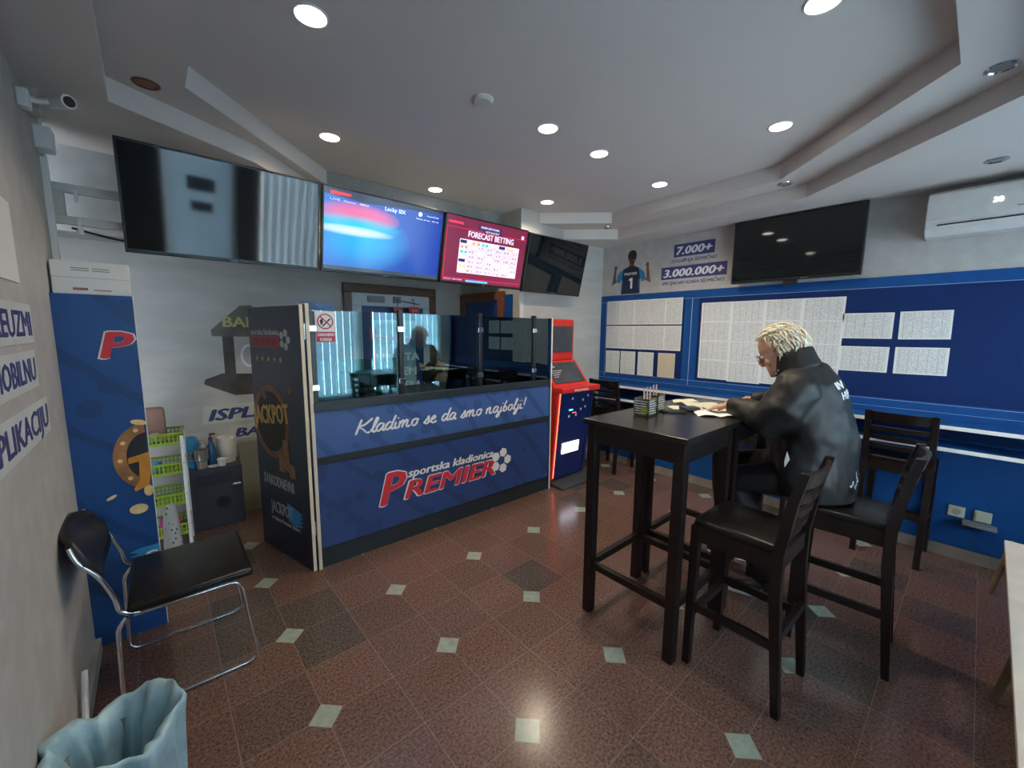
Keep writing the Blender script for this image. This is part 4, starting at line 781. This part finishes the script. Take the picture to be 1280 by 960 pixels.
# ------------------------------------------------------------------ bar stools
def slab(bm,p0,p1,wx,d0,d1):   # leg piece between two centre points
    (x0,y0,z0),(x1,y1,z1)=p0,p1
    hull8(bm,[(x0-wx,y0-d0,z0),(x0+wx,y0-d0,z0),(x0+wx,y0+d0,z0),(x0-wx,y0+d0,z0),(x1-wx,y1-d1,z1),(x1+wx,y1-d1,z1),(x1+wx,y1+d1,z1),(x1-wx,y1+d1,z1)])
def barstool(label,loc,rz):
    t=thing('bar_stool',label,'bar stool',loc,rz,'dark wooden bar stools')
    b=B(); box(b,-.175,.175,-.165,.185,.70,.745,.018); s_=obj('seat',b,leather,t,True)
    b=B()
    for s in (-1,1): box(b,s*.165-.011,s*.165+.011,-.17,.17,.635,.71)
    box(b,-.16,.16,.16,.182,.635,.71); box(b,-.16,.16,-.18,-.16,.635,.71); obj('seat_frame',b,wood,t)
    for s in (-1,1):
        b=B(); slab(b,(s*.172,.175,0),(s*.168,.168,.71),.017,.016,.02); obj('leg',b,wood,t)
        b=B(); pr=[(-.215,0,.015),(-.195,.25,.018),(-.172,.55,.021),(-.172,.72,.021),(-.205,.95,.019),(-.235,1.075,.016)]
        for p,q in zip(pr,pr[1:]): slab(b,(s*.172,p[0],p[1]),(s*.172,q[0],q[1]),.017,p[2],q[2])
        bmesh.ops.remove_doubles(b,verts=b.verts[:],dist=1e-4); obj('back_leg',b,wood,t)
        obj('stretcher',box(B(),s*.17-.010,s*.17+.010,-.185,.165,.285,.325,.002),wood,t)
    obj('stretcher',box(B(),-.16,.16,.158,.182,.245,.285,.002),wood,t); obj('stretcher',box(B(),-.16,.16,-.205,-.180,.33,.37,.002),wood,t)
    for z,h_ in ((.80,.035),(.865,.035),(.93,.035),(1.0,.07)):
        b=B(); y0=-.205-(z-.95)*.24; n=8
        for k in range(n):
            a0=-1+2*k/n; a1=-1+2*(k+1)/n; f0=.028*(1-a0*a0); f1=.028*(1-a1*a1)
            hull8(b,[(a0*.157,y0-f0-.009,z),(a1*.157,y0-f1-.009,z),(a1*.157,y0-f1+.009,z),(a0*.157,y0-f0+.009,z),(a0*.157,y0-f0-.009-h_*.22,z+h_),(a1*.157,y0-f1-.009-h_*.22,z+h_),(a1*.157,y0-f1+.009-h_*.22,z+h_),(a0*.157,y0-f0+.009-h_*.22,z+h_)])
        bmesh.ops.remove_doubles(b,verts=b.verts[:],dist=1e-5); obj('back_slat',b,wood,t)
    return t
proto=barstool('dark wooden bar stool with black seat in the foreground, empty, at the near table',(2.035,.625,0),math.radians(-1))
def dup(root,loc,rz,label):
    r_=root.copy(); COL.objects.link(r_); r_.location=loc; r_.rotation_euler=(0,0,rz); r_['label']=label
    for ch in list(root.children):
        c_=ch.copy(); COL.objects.link(c_); c_.parent=r_
    return r_
dup(proto,(2.635,.365,0),math.radians(4),'dark wooden bar stool the man is sitting on')
dup(proto,(4.07,.305,0),math.radians(-92),'dark wooden bar stool pulled up to the wall shelf behind the seated man')
dup(proto,(4.05,2.79,0),math.radians(-88),'dark wooden bar stool at the wall shelf beside the betting terminal')
dup(proto,(4.06,1.13,0),math.radians(-90),'dark wooden bar stool at the wall shelf half hidden behind the man')

# card holders and pens, papers
def holder(x,y,rz,label):
    h=thing('card_holder',label,'card holder',(x,y,1.14),rz,'card holders on the near table'); cm_=mat('holder_print',(.09,.10,.075),.35,var=.9,scale=45)
    b=B(); box(b,-.05,.05,-.045,.045,0,.006); box(b,-.05,.05,-.045,-.041,0,.10); box(b,-.05,.05,.041,.045,0,.10); box(b,-.05,-.046,-.045,.045,0,.10); box(b,.046,.05,-.045,.045,0,.10); box(b,-.05,.05,-.002,.002,0,.10)
    obj('box_body',b,cm_,h)
    b=B()
    for k in range(6): z=.015+k*.014; flat(b,rect(-.045,.045-.012*(k%3),z,z+.004),frame((0,-.0455,0),(1,0,0),(0,0,1)),.0006); flat(b,rect(-.04,.03+.005*(k%2),z,z+.003),frame((-.0505,0,0),(0,-1,0),(0,0,1)),.0006)
    obj('printed_lines',b,whitep,h)
    b=B(); flat(b,rect(.0,.038,.02,.05),frame((-.0512,0,0),(0,-1,0),(0,0,1)),.0006); obj('printed_graphic',b,green,h)
    b=B(); box(b,-.042,.042,.004,.038,.006,.085,.002); obj('slip_stack',b,mat('slips',(.35,.22,.38),.6,var=.3),h)
    return h
for hx,hy,lb,k in ((2.10,1.235,'front square holder of betting slips on the near bar table',3),(2.27,1.275,'rear square holder of betting slips on the near bar table',2)):
    holder(hx,hy,math.radians(6),lb)
    for q in range(k):
        p=obj('pen',tube(B(),[(0,0,0),(.012*(q-1),.004,.155)],.0042,6),mat('pale_pen',(.62,.45,.42),.4)); p.location=(hx-.035+q*.022,hy-.02,1.147); tag(p,'pale pen standing in the %s slip holder, the %s one'%('front' if k==3 else 'rear',('left','right' if k==2 else 'middle','right')[q]),'pen','pens in the %s holder'%('front' if k==3 else 'rear'))
papm=mat('slip_paper',(.60,.62,.50),.7,var=.12,scale=30); papw=mat('bright_paper',(.80,.82,.82),.7,var=.02)
def sheet(pts,z,m,label,fold=0):
    b=B(); n=6; P_=[Vector(p) for p in pts]; V=[[None]*(n+1) for _ in range(n+1)]; W_=[[None]*(n+1) for _ in range(n+1)]
    for i in range(n+1):
        for j in range(n+1):
            a=P_[0].lerp(P_[1],i/n); c_=P_[3].lerp(P_[2],i/n); q=a.lerp(c_,j/n); zz=z+fold*abs(math.sin(i/n*PI*2))+fold*.4*math.sin(j*1.1)
            zz=max(zz,z); V[i][j]=b.verts.new((q.x,q.y,zz+.0012)); W_[i][j]=b.verts.new((q.x,q.y,zz))
    for i in range(n):
        for j in range(n):
            b.faces.new((V[i][j],V[i+1][j],V[i+1][j+1],V[i][j+1])); b.faces.new((W_[i][j+1],W_[i+1][j+1],W_[i+1][j],W_[i][j]))
    for k in range(n):
        b.faces.new((V[k+1][0],V[k][0],W_[k][0],W_[k+1][0])); b.faces.new((V[k][n],V[k+1][n],W_[k+1][n],W_[k][n])); b.faces.new((V[0][k],V[0][k+1],W_[0][k+1],W_[0][k])); b.faces.new((V[n][k+1],V[n][k],W_[n][k],W_[n][k+1]))
    bmesh.ops.recalc_face_normals(b,faces=b.faces[:]); return tag(base(obj('paper_sheet',b,m)),label,'paper','papers on the bar tables')
sheet([(2.30,1.02,0),(2.46,.835,0),(2.56,.90,0),(2.42,1.10,0)],1.1402,papw,'bright white folded sheet at the near edge of the tables',.012)
sheet([(2.47,.97,0),(2.66,.82,0),(2.78,.98,0),(2.60,1.12,0)],1.1402,papm,'yellowish list sheet under the hand of the man')
sheet([(2.52,1.16,0),(2.70,1.02,0),(2.84,1.14,0),(2.68,1.30,0)],1.1402,papm,'yellowish list sheet in front of the man, furthest toward the wall',.004)
sheet([(2.38,1.20,0),(2.52,1.06,0),(2.60,1.14,0),(2.46,1.29,0)],1.1405,papm,'small yellowish slip left of the reading man',.006)
sheet([(2.62,1.33,0),(2.80,1.24,0),(2.88,1.32,0),(2.72,1.39,0)],1.1402,papm,'yellowish slip at the far edge of the reading table',.003)
b=B(); box(b,-.035,.035,-.07,.07,0,.012,.003); o=obj('phone',b,leather); o.location=(2.31,1.17,1.1405); o.rotation_euler=(0,0,.7); tag(o,'flat black phone lying beside the papers on the bar table','phone')
b=B(); box(b,-.035,.035,-.05,.05,0,.016,.003); o=obj('glasses_case',b,dgrey); o.location=(2.43,1.13,1.149); o.rotation_euler=(0,0,1.0); tag(o,'small black case lying on the papers','case')

# ------------------------------------------------------------------ chrome chair
ch=thing('chrome_chair','low chrome sled chair with black padded seat and back by the left wall','chair',(.0,2.42,0))
X0,X1,Y0,Y1=-.20,.27,-.235,.235
for s,yy in ((-1,Y0),(1,Y1)):
    pts=[(X0+.03,yy,.44),(X0,yy,.40),(X0-.01,yy,.009),(X1,yy,.009),(X1-.05,yy,.44),(X0+.05,yy,.44)]
    b=B(); tube(b,fillet(pts,.05,6),.0085,10); sm(obj('side_frame',b,chrome,ch))
    b=B(); tube(b,smoothpath([(-.13,yy,.445),(-.185,yy,.47),(-.20,yy,.54),(-.235,yy,.64),(-.285,yy,.72),(-.305,yy*.95,.78)],6),.0085,10); sm(obj('back_tube',b,chrome,ch))
b=B(); box(b,-.17,.275,-.245,.245,.445,.485,.018); o=obj('seat',b,leather,ch,True)
b=B(); n=14   # curved back pad
V=[]
for j in range(7):
    v_=j/6; row=[]
    for i in range(n+1):
        a=-1+2*i/n; y_=a*.245; z_=.595+.22*v_; z_=.705+(z_-.705)*math.sqrt(max(0,1-abs(a)**3.2))*1.0; x_=-.215-.42*(z_-.60)*1.0+(-.035*(1-a*a)); row.append((x_,y_,z_))
    V.append(row)
fr_=[[b.verts.new((p[0]+.014,p[1],p[2])) for p in row] for row in V]; bk_=[[b.verts.new((p[0]-.012,p[1],p[2])) for p in row] for row in V]
for j in range(6):
    for i in range(n):
        b.faces.new((fr_[j][i],fr_[j][i+1],fr_[j+1][i+1],fr_[j+1][i])); b.faces.new((bk_[j+1][i],bk_[j+1][i+1],bk_[j][i+1],bk_[j][i]))
for i in range(n): b.faces.new((fr_[0][i+1],fr_[0][i],bk_[0][i],bk_[0][i+1])); b.faces.new((fr_[6][i],fr_[6][i+1],bk_[6][i+1],bk_[6][i]))
for j in range(6): b.faces.new((fr_[j][0],fr_[j+1][0],bk_[j+1][0],bk_[j][0])); b.faces.new((fr_[j+1][n],fr_[j][n],bk_[j][n],bk_[j+1][n]))
bmesh.ops.remove_doubles(b,verts=b.verts[:],dist=1e-5); bmesh.ops.recalc_face_normals(b,faces=b.faces[:]); obj('backrest',b,leather,ch,True)

# ------------------------------------------------------------------ bin with bag
bn=thing('waste_bin','waste bin lined with a pale blue plastic bag in the lower left corner','bin',(-.185,1.62,0))
sm(obj('bin_body',lathe(B(),[(.10,0),(.105,.005),(.128,.33),(.126,.33),(.10,.012),(0,.012)],seg=32),grey,bn))
b=B(); seg=72; rings=[]
prof=[(.146,.10),(.149,.25),(.152,.34),(.158,.395),(.150,.41),(.132,.38),(.108,.32),(.085,.18),(.05,.08),(.0,.07)]
for q,(r_,z) in enumerate(prof):
    row=[]
    for k in range(seg):
        a=2*PI*k/seg; wv=(.008*math.sin(5*a+1)+.005*math.sin(11*a+q*.5)+.004*math.sin(17*a+2)) if r_>0 else 0
        zz=z+((.022*math.sin(2*a+.6)+.014*math.sin(3*a)+.006*math.sin(9*a)) if 2<=q<=4 else 0); rr=max(r_+wv*(1.2 if q<5 else 1.6),0); row.append(b.verts.new((rr*math.cos(a),rr*math.sin(a),zz)))
    rings.append(row)
for p,q in zip(rings,rings[1:]):
    for k in range(seg): b.faces.new((p[k],p[(k+1)%seg],q[(k+1)%seg],q[k]))
bagm=mat('blue_bag_film',(.30,.46,.53),.35,var=.15,scale=14,bump=.5); obj('bin_bag',b,bagm,bn,True)
b=B(); flat(b,[(-.03,-.03),(.02,-.02),(.0,.05)],Matrix.Translation((-.16,1.55,.06))@Matrix.Rotation(.5,4,'X'),.001); tag(base(obj('crumpled_slip',b,papm)),'pale paper scrap inside the blue lined bin','paper scrap')

# ------------------------------------------------------------------ low white table at the right edge
lt=thing('low_white_table','low table with pale top and splayed wooden legs at the right picture edge','table',(2.6,-.45,0))
obj('tabletop',box(B(),-1.3,1.14,-.25,.25,.375,.40,.003,Matrix.Rotation(-.01,4,'Z')),mat('pale_wood_top',(.62,.52,.42),.5,var=.08,scale=6),lt)
lw=mat('light_wood',(.20,.15,.10),.5,var=.2)
b=B(); box(b,-1.25,1.09,.20,.235,.32,.375,.002,Matrix.Rotation(-.01,4,'Z')); obj('apron',b,lw,lt)
for x in (-1.15,-.05,1.12):
    for s in (-1,1):
        b=B(); tube(b,[(x+.08,s*.20,.375),(x+.12,s*.255,0.0)],[.02,.013],8); obj('leg',b,lw,lt)
b=B(); box(b,2.95,3.35,-.62,-.32,.400,.402,0,None); tag(base(obj('pink_sheet',b,mat('pink_brown_paper',(.5,.36,.3),.6))),'pale brown sheet lying on the low white table','sheet')

# ------------------------------------------------------------------ people
def head(bm,M,sc=1):
    tab=[(-.122,.02,.07,.0),(-.115,.040,.086,-.02),(-.095,.052,.094,-.045),(-.065,.062,.092,-.075),(-.03,.069,.090,-.092),(0,.073,.090,-.100),(.03,.076,.096,-.103),(.06,.075,.093,-.100),(.09,.066,.077,-.085),(.11,.048,.053,-.062),(.122,.02,.02,-.03)]
    t=bmesh.new(); seg=28; rings=[]
    for z,w_,f_,b_ in tab:
        cy=(f_+b_)/2; hy=(f_-b_)/2; rings.append([t.verts.new((w_*math.copysign(abs(math.sin(2*PI*k/seg))**.9,math.sin(2*PI*k/seg)),cy+hy*math.cos(2*PI*k/seg),z)) for k in range(seg)])
    for p,q in zip(rings,rings[1:]):
        for k in range(seg): t.faces.new((p[k],q[k],q[(k+1)%seg],p[(k+1)%seg]))
    t.faces.new(rings[0]); t.faces.new(rings[-1][::-1])
    bmesh.ops.recalc_face_normals(t,faces=t.faces[:])
    loft(t,[(0,.088,.022),(0,.100,.0),(0,.114,-.028),(0,.108,-.042),(0,.088,-.046)],[(.007,.012),(.009,.012),(.015,.012),(.016,.010),(.008,.006)],seg=10)  # nose
    sph(t,(0,.088,.030),.012,(3.8,.7,.8),12); sph(t,(0,.091,-.068),.010,(2.3,.6,.5),10); sph(t,(0,.089,-.080),.010,(2.0,.7,.5),10); sph(t,(0,.086,-.108),.016,(1.3,.7,.8),10)
    for s in (-1,1):
        sph(t,(s*.076,-.008,-.010),.030,(.28,.62,1.0),12); sph(t,(s*.042,.070,-.038),.019,(1,.6,1),10)
    add(bm,t,M@Matrix.Diagonal((sc,sc,sc,1)))
def hand(bm,M,side=1,curl=.5):
    """palm centre at origin, fingers along +y, palm facing -z"""
    t=bmesh.new(); loft(t,[(0,-.055,0),(0,-.04,.002),(0,-.01,.004),(0,.025,.004),(0,.045,.002)],[(.024,.018),(.032,.018),(.040,.016),(.042,.014),(.036,.010)],seg=14)
    for k,(x,l) in enumerate(((-.031,.062),(-.010,.074),(.011,.069),(.031,.052))):
        p=Vector((x,.036,0)); a=0; pts=[p.copy()]
        for q,fr2 in enumerate((.42,.33,.25)):
            a+=curl*(.35+.35*q); p=p+Vector((x*.12,math.cos(a)*l*fr2,-math.sin(a)*l*fr2)); pts.append(p.copy())
        loft(t,pts,[.0098,.0088,.0080,.0058],seg=8)
    pts=[Vector((side*.030,-.028,0)),Vector((side*.052,.0,-.008)),Vector((side*.062,.024,-.018)),Vector((side*.060,.042,-.026))]
    loft(t,pts,[.014,.012,.0100,.007],seg=8); add(bm,t,M)
def finish(o,vox,smooth_it=6):
    r_=o.modifiers.new('r','REMESH'); r_.mode='VOXEL'; r_.voxel_size=vox; r_.use_smooth_shade=True
    s_=o.modifiers.new('s','SMOOTH'); s_.iterations=smooth_it; s_.factor=.5; return o
mn=thing('person','white-haired person in a black jacket and glasses seated on a bar stool, reading papers','person',(2.66,.42,0))
OFF=Vector((2.66,.42,0))
def W3(*p): return Vector(p)-OFF
tl=math.radians(26)
Mh=Matrix.Translation(W3(2.65,.735,1.517))@Matrix.Rotation(-tl,4,'X')@Matrix.Rotation(math.radians(4),4,'Z')
b=B(); head(b,Mh,1.06)
loft(b,[W3(2.655,.60,1.36),W3(2.655,.65,1.43),W3(2.652,.70,1.49)],[.065,.058,.055],seg=14)                              # neck
loft(b,[W3(2.66,.48,.79),W3(2.66,.48,.86),W3(2.66,.49,1.05),W3(2.66,.55,1.22),W3(2.66,.60,1.34),W3(2.66,.62,1.39)],[(.15,.11),(.16,.12),(.14,.10),(.16,.11),(.16,.09),(.09,.06)])
HL=Matrix.Translation(W3(2.505,.975,1.178))@Matrix.Rotation(math.radians(8),4,'Z')@Matrix.Rotation(math.radians(-14),4,'X')
HR=Matrix.Translation(W3(2.80,1.00,1.178))@Matrix.Rotation(math.radians(14),4,'Z')@Matrix.Rotation(math.radians(-12),4,'X')
hand(b,HL,1,.55); hand(b,HR,-1,.6)
loft(b,[W3(2.50,.58,1.34),W3(2.41,.73,1.14),W3(2.47,.86,1.19),W3(2.50,.93,1.19)],[.05,.042,.034,.025],seg=12)
loft(b,[W3(2.82,.58,1.34),W3(2.92,.74,1.15),W3(2.85,.88,1.19),W3(2.81,.955,1.19)],[.05,.042,.034,.025],seg=12)
KL=[W3(2.57,.50,.835),W3(2.54,.66,.82),W3(2.53,.86,.76),W3(2.62,.80,.45),W3(2.70,.74,.12)]
KR=[W3(2.76,.50,.835),W3(2.77,.72,.83),W3(2.79,1.04,.76),W3(2.86,1.03,.45),W3(2.95,.98,.17)]
for K in (KL,KR): loft(b,K,[.075,.07,.055,.05,.035],seg=12)
finish(obj('body',b,skin,mn,True),.0062,3)
# trousers
b=B()
for K in (KL,KR): loft(b,[K[0]+Vector((0,-.06,0)),K[0],K[1],K[2]+Vector((0,.02,.0)),(K[2]+K[3])/2,K[3],K[4]+Vector((0,0,.02))],[.10,.105,.10,.085,.085,.078,.068],seg=14)
sph(b,W3(2.665,.47,.84),.14,(1.2,.85,.65)); finish(obj('trousers',b,trous,mn,True),.011,6)
# jacket
b=B()
loft(b,[W3(2.66,.545,.758),W3(2.66,.540,.84),W3(2.66,.540,1.05),W3(2.66,.575,1.22),W3(2.66,.605,1.32),W3(2.66,.635,1.40),W3(2.66,.66,1.44)],[(.235,.205),(.245,.205),(.235,.185),(.225,.165),(.215,.15),(.16,.12),(.09,.085)],seg=24)
for s in (-1,1):
    x=lambda v:2.66+s*v
    loft(b,[W3(x(.10),.61,1.38),W3(x(.19),.60,1.34),W3(x(.235),.645,1.23),W3(x(.24),.715,1.145),W3(x(.205),.80,1.175),W3(x(.175),.885,1.195),W3(x(.165),.92,1.192)],[.07,.105,.115,.105,.082,.056,.046],seg=16)
jk=finish(obj('jacket',b,jacket_m,mn,True),.0105,4)
tx=bpy.data.textures.new('cloth_folds','CLOUDS'); tx.noise_scale=.16; tx.noise_depth=2
dm=jk.modifiers.new('d','DISPLACE'); dm.texture=tx; dm.strength=.045; dm.mid_level=.5
sm2=jk.modifiers.new('s2','SMOOTH'); sm2.iterations=2
def wrap(o,off=.0025):
    w_=o.modifiers.new('w','SHRINKWRAP'); w_.target=jk; w_.wrap_method='NEAREST_SURFACEPOINT'; w_.wrap_mode='ABOVE_SURFACE'; w_.offset=off
b=B(); ax=Vector((0,.28,.96)).normalized(); loft(b,[W3(2.655,.635,1.40),W3(2.655,.655,1.44),W3(2.655,.675,1.49),W3(2.655,.685,1.525)],[(.125,.115),(.108,.105),(.098,.100),(.094,.098)],seg=24,cap=False)
o=obj('collar',b,jacket_m,mn,True); m_=o.modifiers.new('s','SOLIDIFY'); m_.thickness=.022; m_.offset=-1; m2=o.modifiers.new('u','SUBSURF'); m2.levels=1; m2.render_levels=1
b=B(); 
for dy,dz in ((0,0),(.008,-.018)): sph(b,W3(2.565,.715+dy,1.41+dz),.006)
obj('snap_button',b,chrome,mn)
Mbk=frame(W3(2.66,.40,1.32),(1,0,0),(0,.30,1)); b=B(); txt(b,'IN',Mbk,-.09,.040,.07,.040,bold=.05); txt(b,'HUM',Mbk,-.08,-.030,.16,.046,bold=.05); wrap(obj('back_lettering',b,whitep,mn))
Mbl=frame(W3(2.60,.334,.84),(.98,-.2,0),(0,0,1)); b=B()
for k in range(5): flat(b,ell(-.04+.02*k,.015*math.sin(k*2)+.02,.013,.007,rot=k),Mbl,.002); flat(b,ell(.03,.03+k*.012,.012,.006,rot=k*1.3),Mbl,.002)
wrap(obj('hem_emblem',b,whitep,mn))
b=B(); flat(b,[(0,0),(.018,.045),(.004,.085),(-.004,.03)],frame(W3(2.415,.60,.93),(0,-1,0),(0,0,1)),.004,.02); obj('shirt_hem',b,whitep,mn)
# shoes
for K,an in ((KL,math.radians(18)),(KR,math.radians(14))):
    a=K[4]; bz=0 if K is KL else .05; Msh=Matrix.Translation((a.x,a.y,bz))@Matrix.Rotation(an,4,'Z')
    b=B(); loft(b,[(0,-.075,.05),(0,-.05,.055),(0,.02,.058),(0,.08,.042),(0,.15,.033),(0,.185,.028)],[(.025,.03),(.036,.052),(.040,.050),(.043,.034),(.040,.026),(.018,.014)],seg=16); loft(b,[(0,-.03,.05),(0,-.025,.12)],[(.038,.045),(.038,.045)],seg=14)
    sh=finish(obj('shoe',b,mat('shoe_black',(.012,.012,.013),.5),mn,True),.006,3); b=B(); box(b,-.038,.038,-.075,.175,0,.018,.008); 
    for o_ in (obj('sole',b,whitep,sh),): o_.matrix_local=Matrix()
    b=B()
    for q in range(3): 
        for s in (-1,1): hull8(b,[(s*.036,.02+q*.028,.02),(s*.050,.02+q*.028,.02),(s*.050,.034+q*.028,.02),(s*.036,.034+q*.028,.02),(s*.020,-.01+q*.028,.075),(s*.036,-.01+q*.028,.070),(s*.036,.004+q*.028,.070),(s*.020,.004+q*.028,.075)])
    obj('side_stripe',b,whitep,sh); sh.matrix_local=Msh
# hair, glasses
def hairmesh(M,front,n=240,strand=True,length=.05,seed=3):
    rnd=random.Random(seed); b=bmesh.new(); sph(b,(0,-.012,.020),.1,(.86,1.10,1.10),36)
    vs=[v for v in b.verts if not (v.co.z>front-(.095 if v.co.y<.0 else 0)+max(0,v.co.y)*.9)]
    bmesh.ops.delete(b,geom=vs,context='VERTS')
    for v in b.verts: v.co+=v.co.normalized()*.005*math.sin(v.co.x*160+v.co.z*70)*math.cos(v.co.y*110)
    geo=list(b.verts); 
    if strand:
        for v in [rnd.choice(geo) for _ in range(n)]:
            c_=v.co+Vector((rnd.uniform(-.007,.007),rnd.uniform(-.007,.007),rnd.uniform(-.007,.007))); nrm=c_.normalized(); dirn=(Vector((rnd.uniform(-.25,.25),-.15+rnd.uniform(-.5,.5),-.6))-nrm*0).normalized(); dirn=(dirn-nrm*dirn.dot(nrm)).normalized()
            if c_.z>.09: dirn=Vector((rnd.uniform(-.5,.5),rnd.choice((1,-1,.6)),0)); dirn=(dirn-nrm*dirn.dot(nrm)).normalized()
            L_=length*rnd.uniform(.6,1.2); tube(b,[c_-dirn*L_*.4,c_+nrm*.0035,c_+dirn*L_*.45+nrm*.003,c_+dirn*L_*.9-nrm*.002],[.0010,.0017,.0015,.0004],3)
    t=b; t2=bmesh.new(); me=bpy.data.meshes.new('h'); t.to_mesh(me); t.free(); t2.from_mesh(me); bmesh.ops.transform(t2,matrix=M,verts=t2.verts[:]); return t2
o=obj('hair',hairmesh(Mh@Matrix.Diagonal((1.06,1.06,1.06,1)),.045,n=900,length=.042),hairw,mn,True); m_=o.modifiers.new('s','SOLIDIFY'); m_.thickness=.006
b=B(); G=lambda p:Mh@(Vector(p)*1.06)
for s in (-1,1):
    tube(b,[G((s*.034+.024*math.cos(a),.106,-.002+.019*math.sin(a))) for a in [2*PI*k/20 for k in range(21)]],.0018,6); tube(b,[G((s*.058,.104,.004)),G((s*.076,.05,.006)),G((s*.080,-.02,.004)),G((s*.079,-.035,-.012))],.0018,6)
tube(b,[G((-.010,.107,.002)),G((0,.109,.006)),G((.010,.107,.002))],.0018,6); obj('glasses',b,mat('glasses_frame',(.05,.06,.08),.3,.4),mn)
b=B()
for s in (-1,1): sph(b,G((s*.031,.086,-.001)),.009,(1,1,.8))
obj('eyes',b,whitep,mn)
# cashier behind the glass
cs=thing('person','dark-haired person sitting low behind the counter glass, looking down to the right','person',(1.93,3.52,0)); CO=Vector((1.93,3.52,0))
def C3(*p): return Vector(p)-CO
Mc=Matrix.Translation(C3(1.99,3.36,1.185))@Matrix.Rotation(math.radians(-118),4,'Z')@Matrix.Rotation(math.radians(-18),4,'X')
b=B(); head(b,Mc,.98); loft(b,[C3(1.92,3.42,.96),C3(1.94,3.41,1.03),C3(1.955,3.405,1.10)],[.06,.052,.05],seg=14)
loft(b,[C3(1.86,3.52,.44),C3(1.86,3.50,.60),C3(1.88,3.46,.80),C3(1.90,3.44,.93),C3(1.91,3.43,.99)],[(.16,.13),(.15,.12),(.17,.11),(.17,.09),(.07,.06)],ref=Vector((.3,1,0)))
for s in (-1,1):
    p=[C3(1.92+s*.03,3.44+s*.17,.92),C3(1.98+s*.03,3.44+s*.2,.72),C3(2.16,3.42+s*.12,.72)]; loft(b,p,[.045,.038,.028],seg=10)
    hand(b,Matrix.Translation(C3(2.22,3.42+s*.11,.72))@Matrix.Rotation(-PI/2,4,'Z'),s,.5); loft(b,[C3(1.88,3.50+s*.09,.52),C3(2.25,3.47+s*.10,.52),C3(2.27,3.47+s*.1,.06)],[.08,.06,.04],seg=12)
finish(obj('body',b,skin,cs,True),.0075,3)
b=B(); loft(b,[C3(1.86,3.52,.44),C3(1.86,3.50,.60),C3(1.88,3.46,.80),C3(1.90,3.44,.93),C3(1.91,3.43,1.0)],[(.18,.15),(.17,.14),(.19,.13),(.19,.11),(.075,.065)],ref=Vector((.3,1,0)))
for s in (-1,1): loft(b,[C3(1.92+s*.03,3.44+s*.13,.93),C3(1.98+s*.03,3.44+s*.2,.72),C3(2.13,3.42+s*.12,.72)],[.06,.052,.038],seg=12); loft(b,[C3(1.88,3.50+s*.09,.52),C3(2.25,3.47+s*.10,.52),C3(2.27,3.47+s*.1,.08)],[.095,.075,.055],seg=12)
finish(obj('dark_clothing',b,mat('dark_cloth',(.02,.02,.03),.7),cs,True),.012,5)
o=obj('hair',hairmesh(Mc@Matrix.Diagonal((1.0,1.0,1.0,1)),.03,n=500,length=.05,seed=5),hairb,cs,True); m_=o.modifiers.new('s','SOLIDIFY'); m_.thickness=.006
st=thing('office_stool','low dark office stool under the seated cashier','stool',(1.86,3.52,0)); obj('seat',lathe(B(),[(.17,.36),(.18,.37),(.18,.41),(.16,.425),(0,.425)]),leather,st); obj('pole',lathe(B(),[(.03,0.05),(.025,.36),(0,.36)]),chrome,st); obj('foot',lathe(B(),[(.2,0),(.2,.02),(.03,.05),(0,.05)]),black,st)
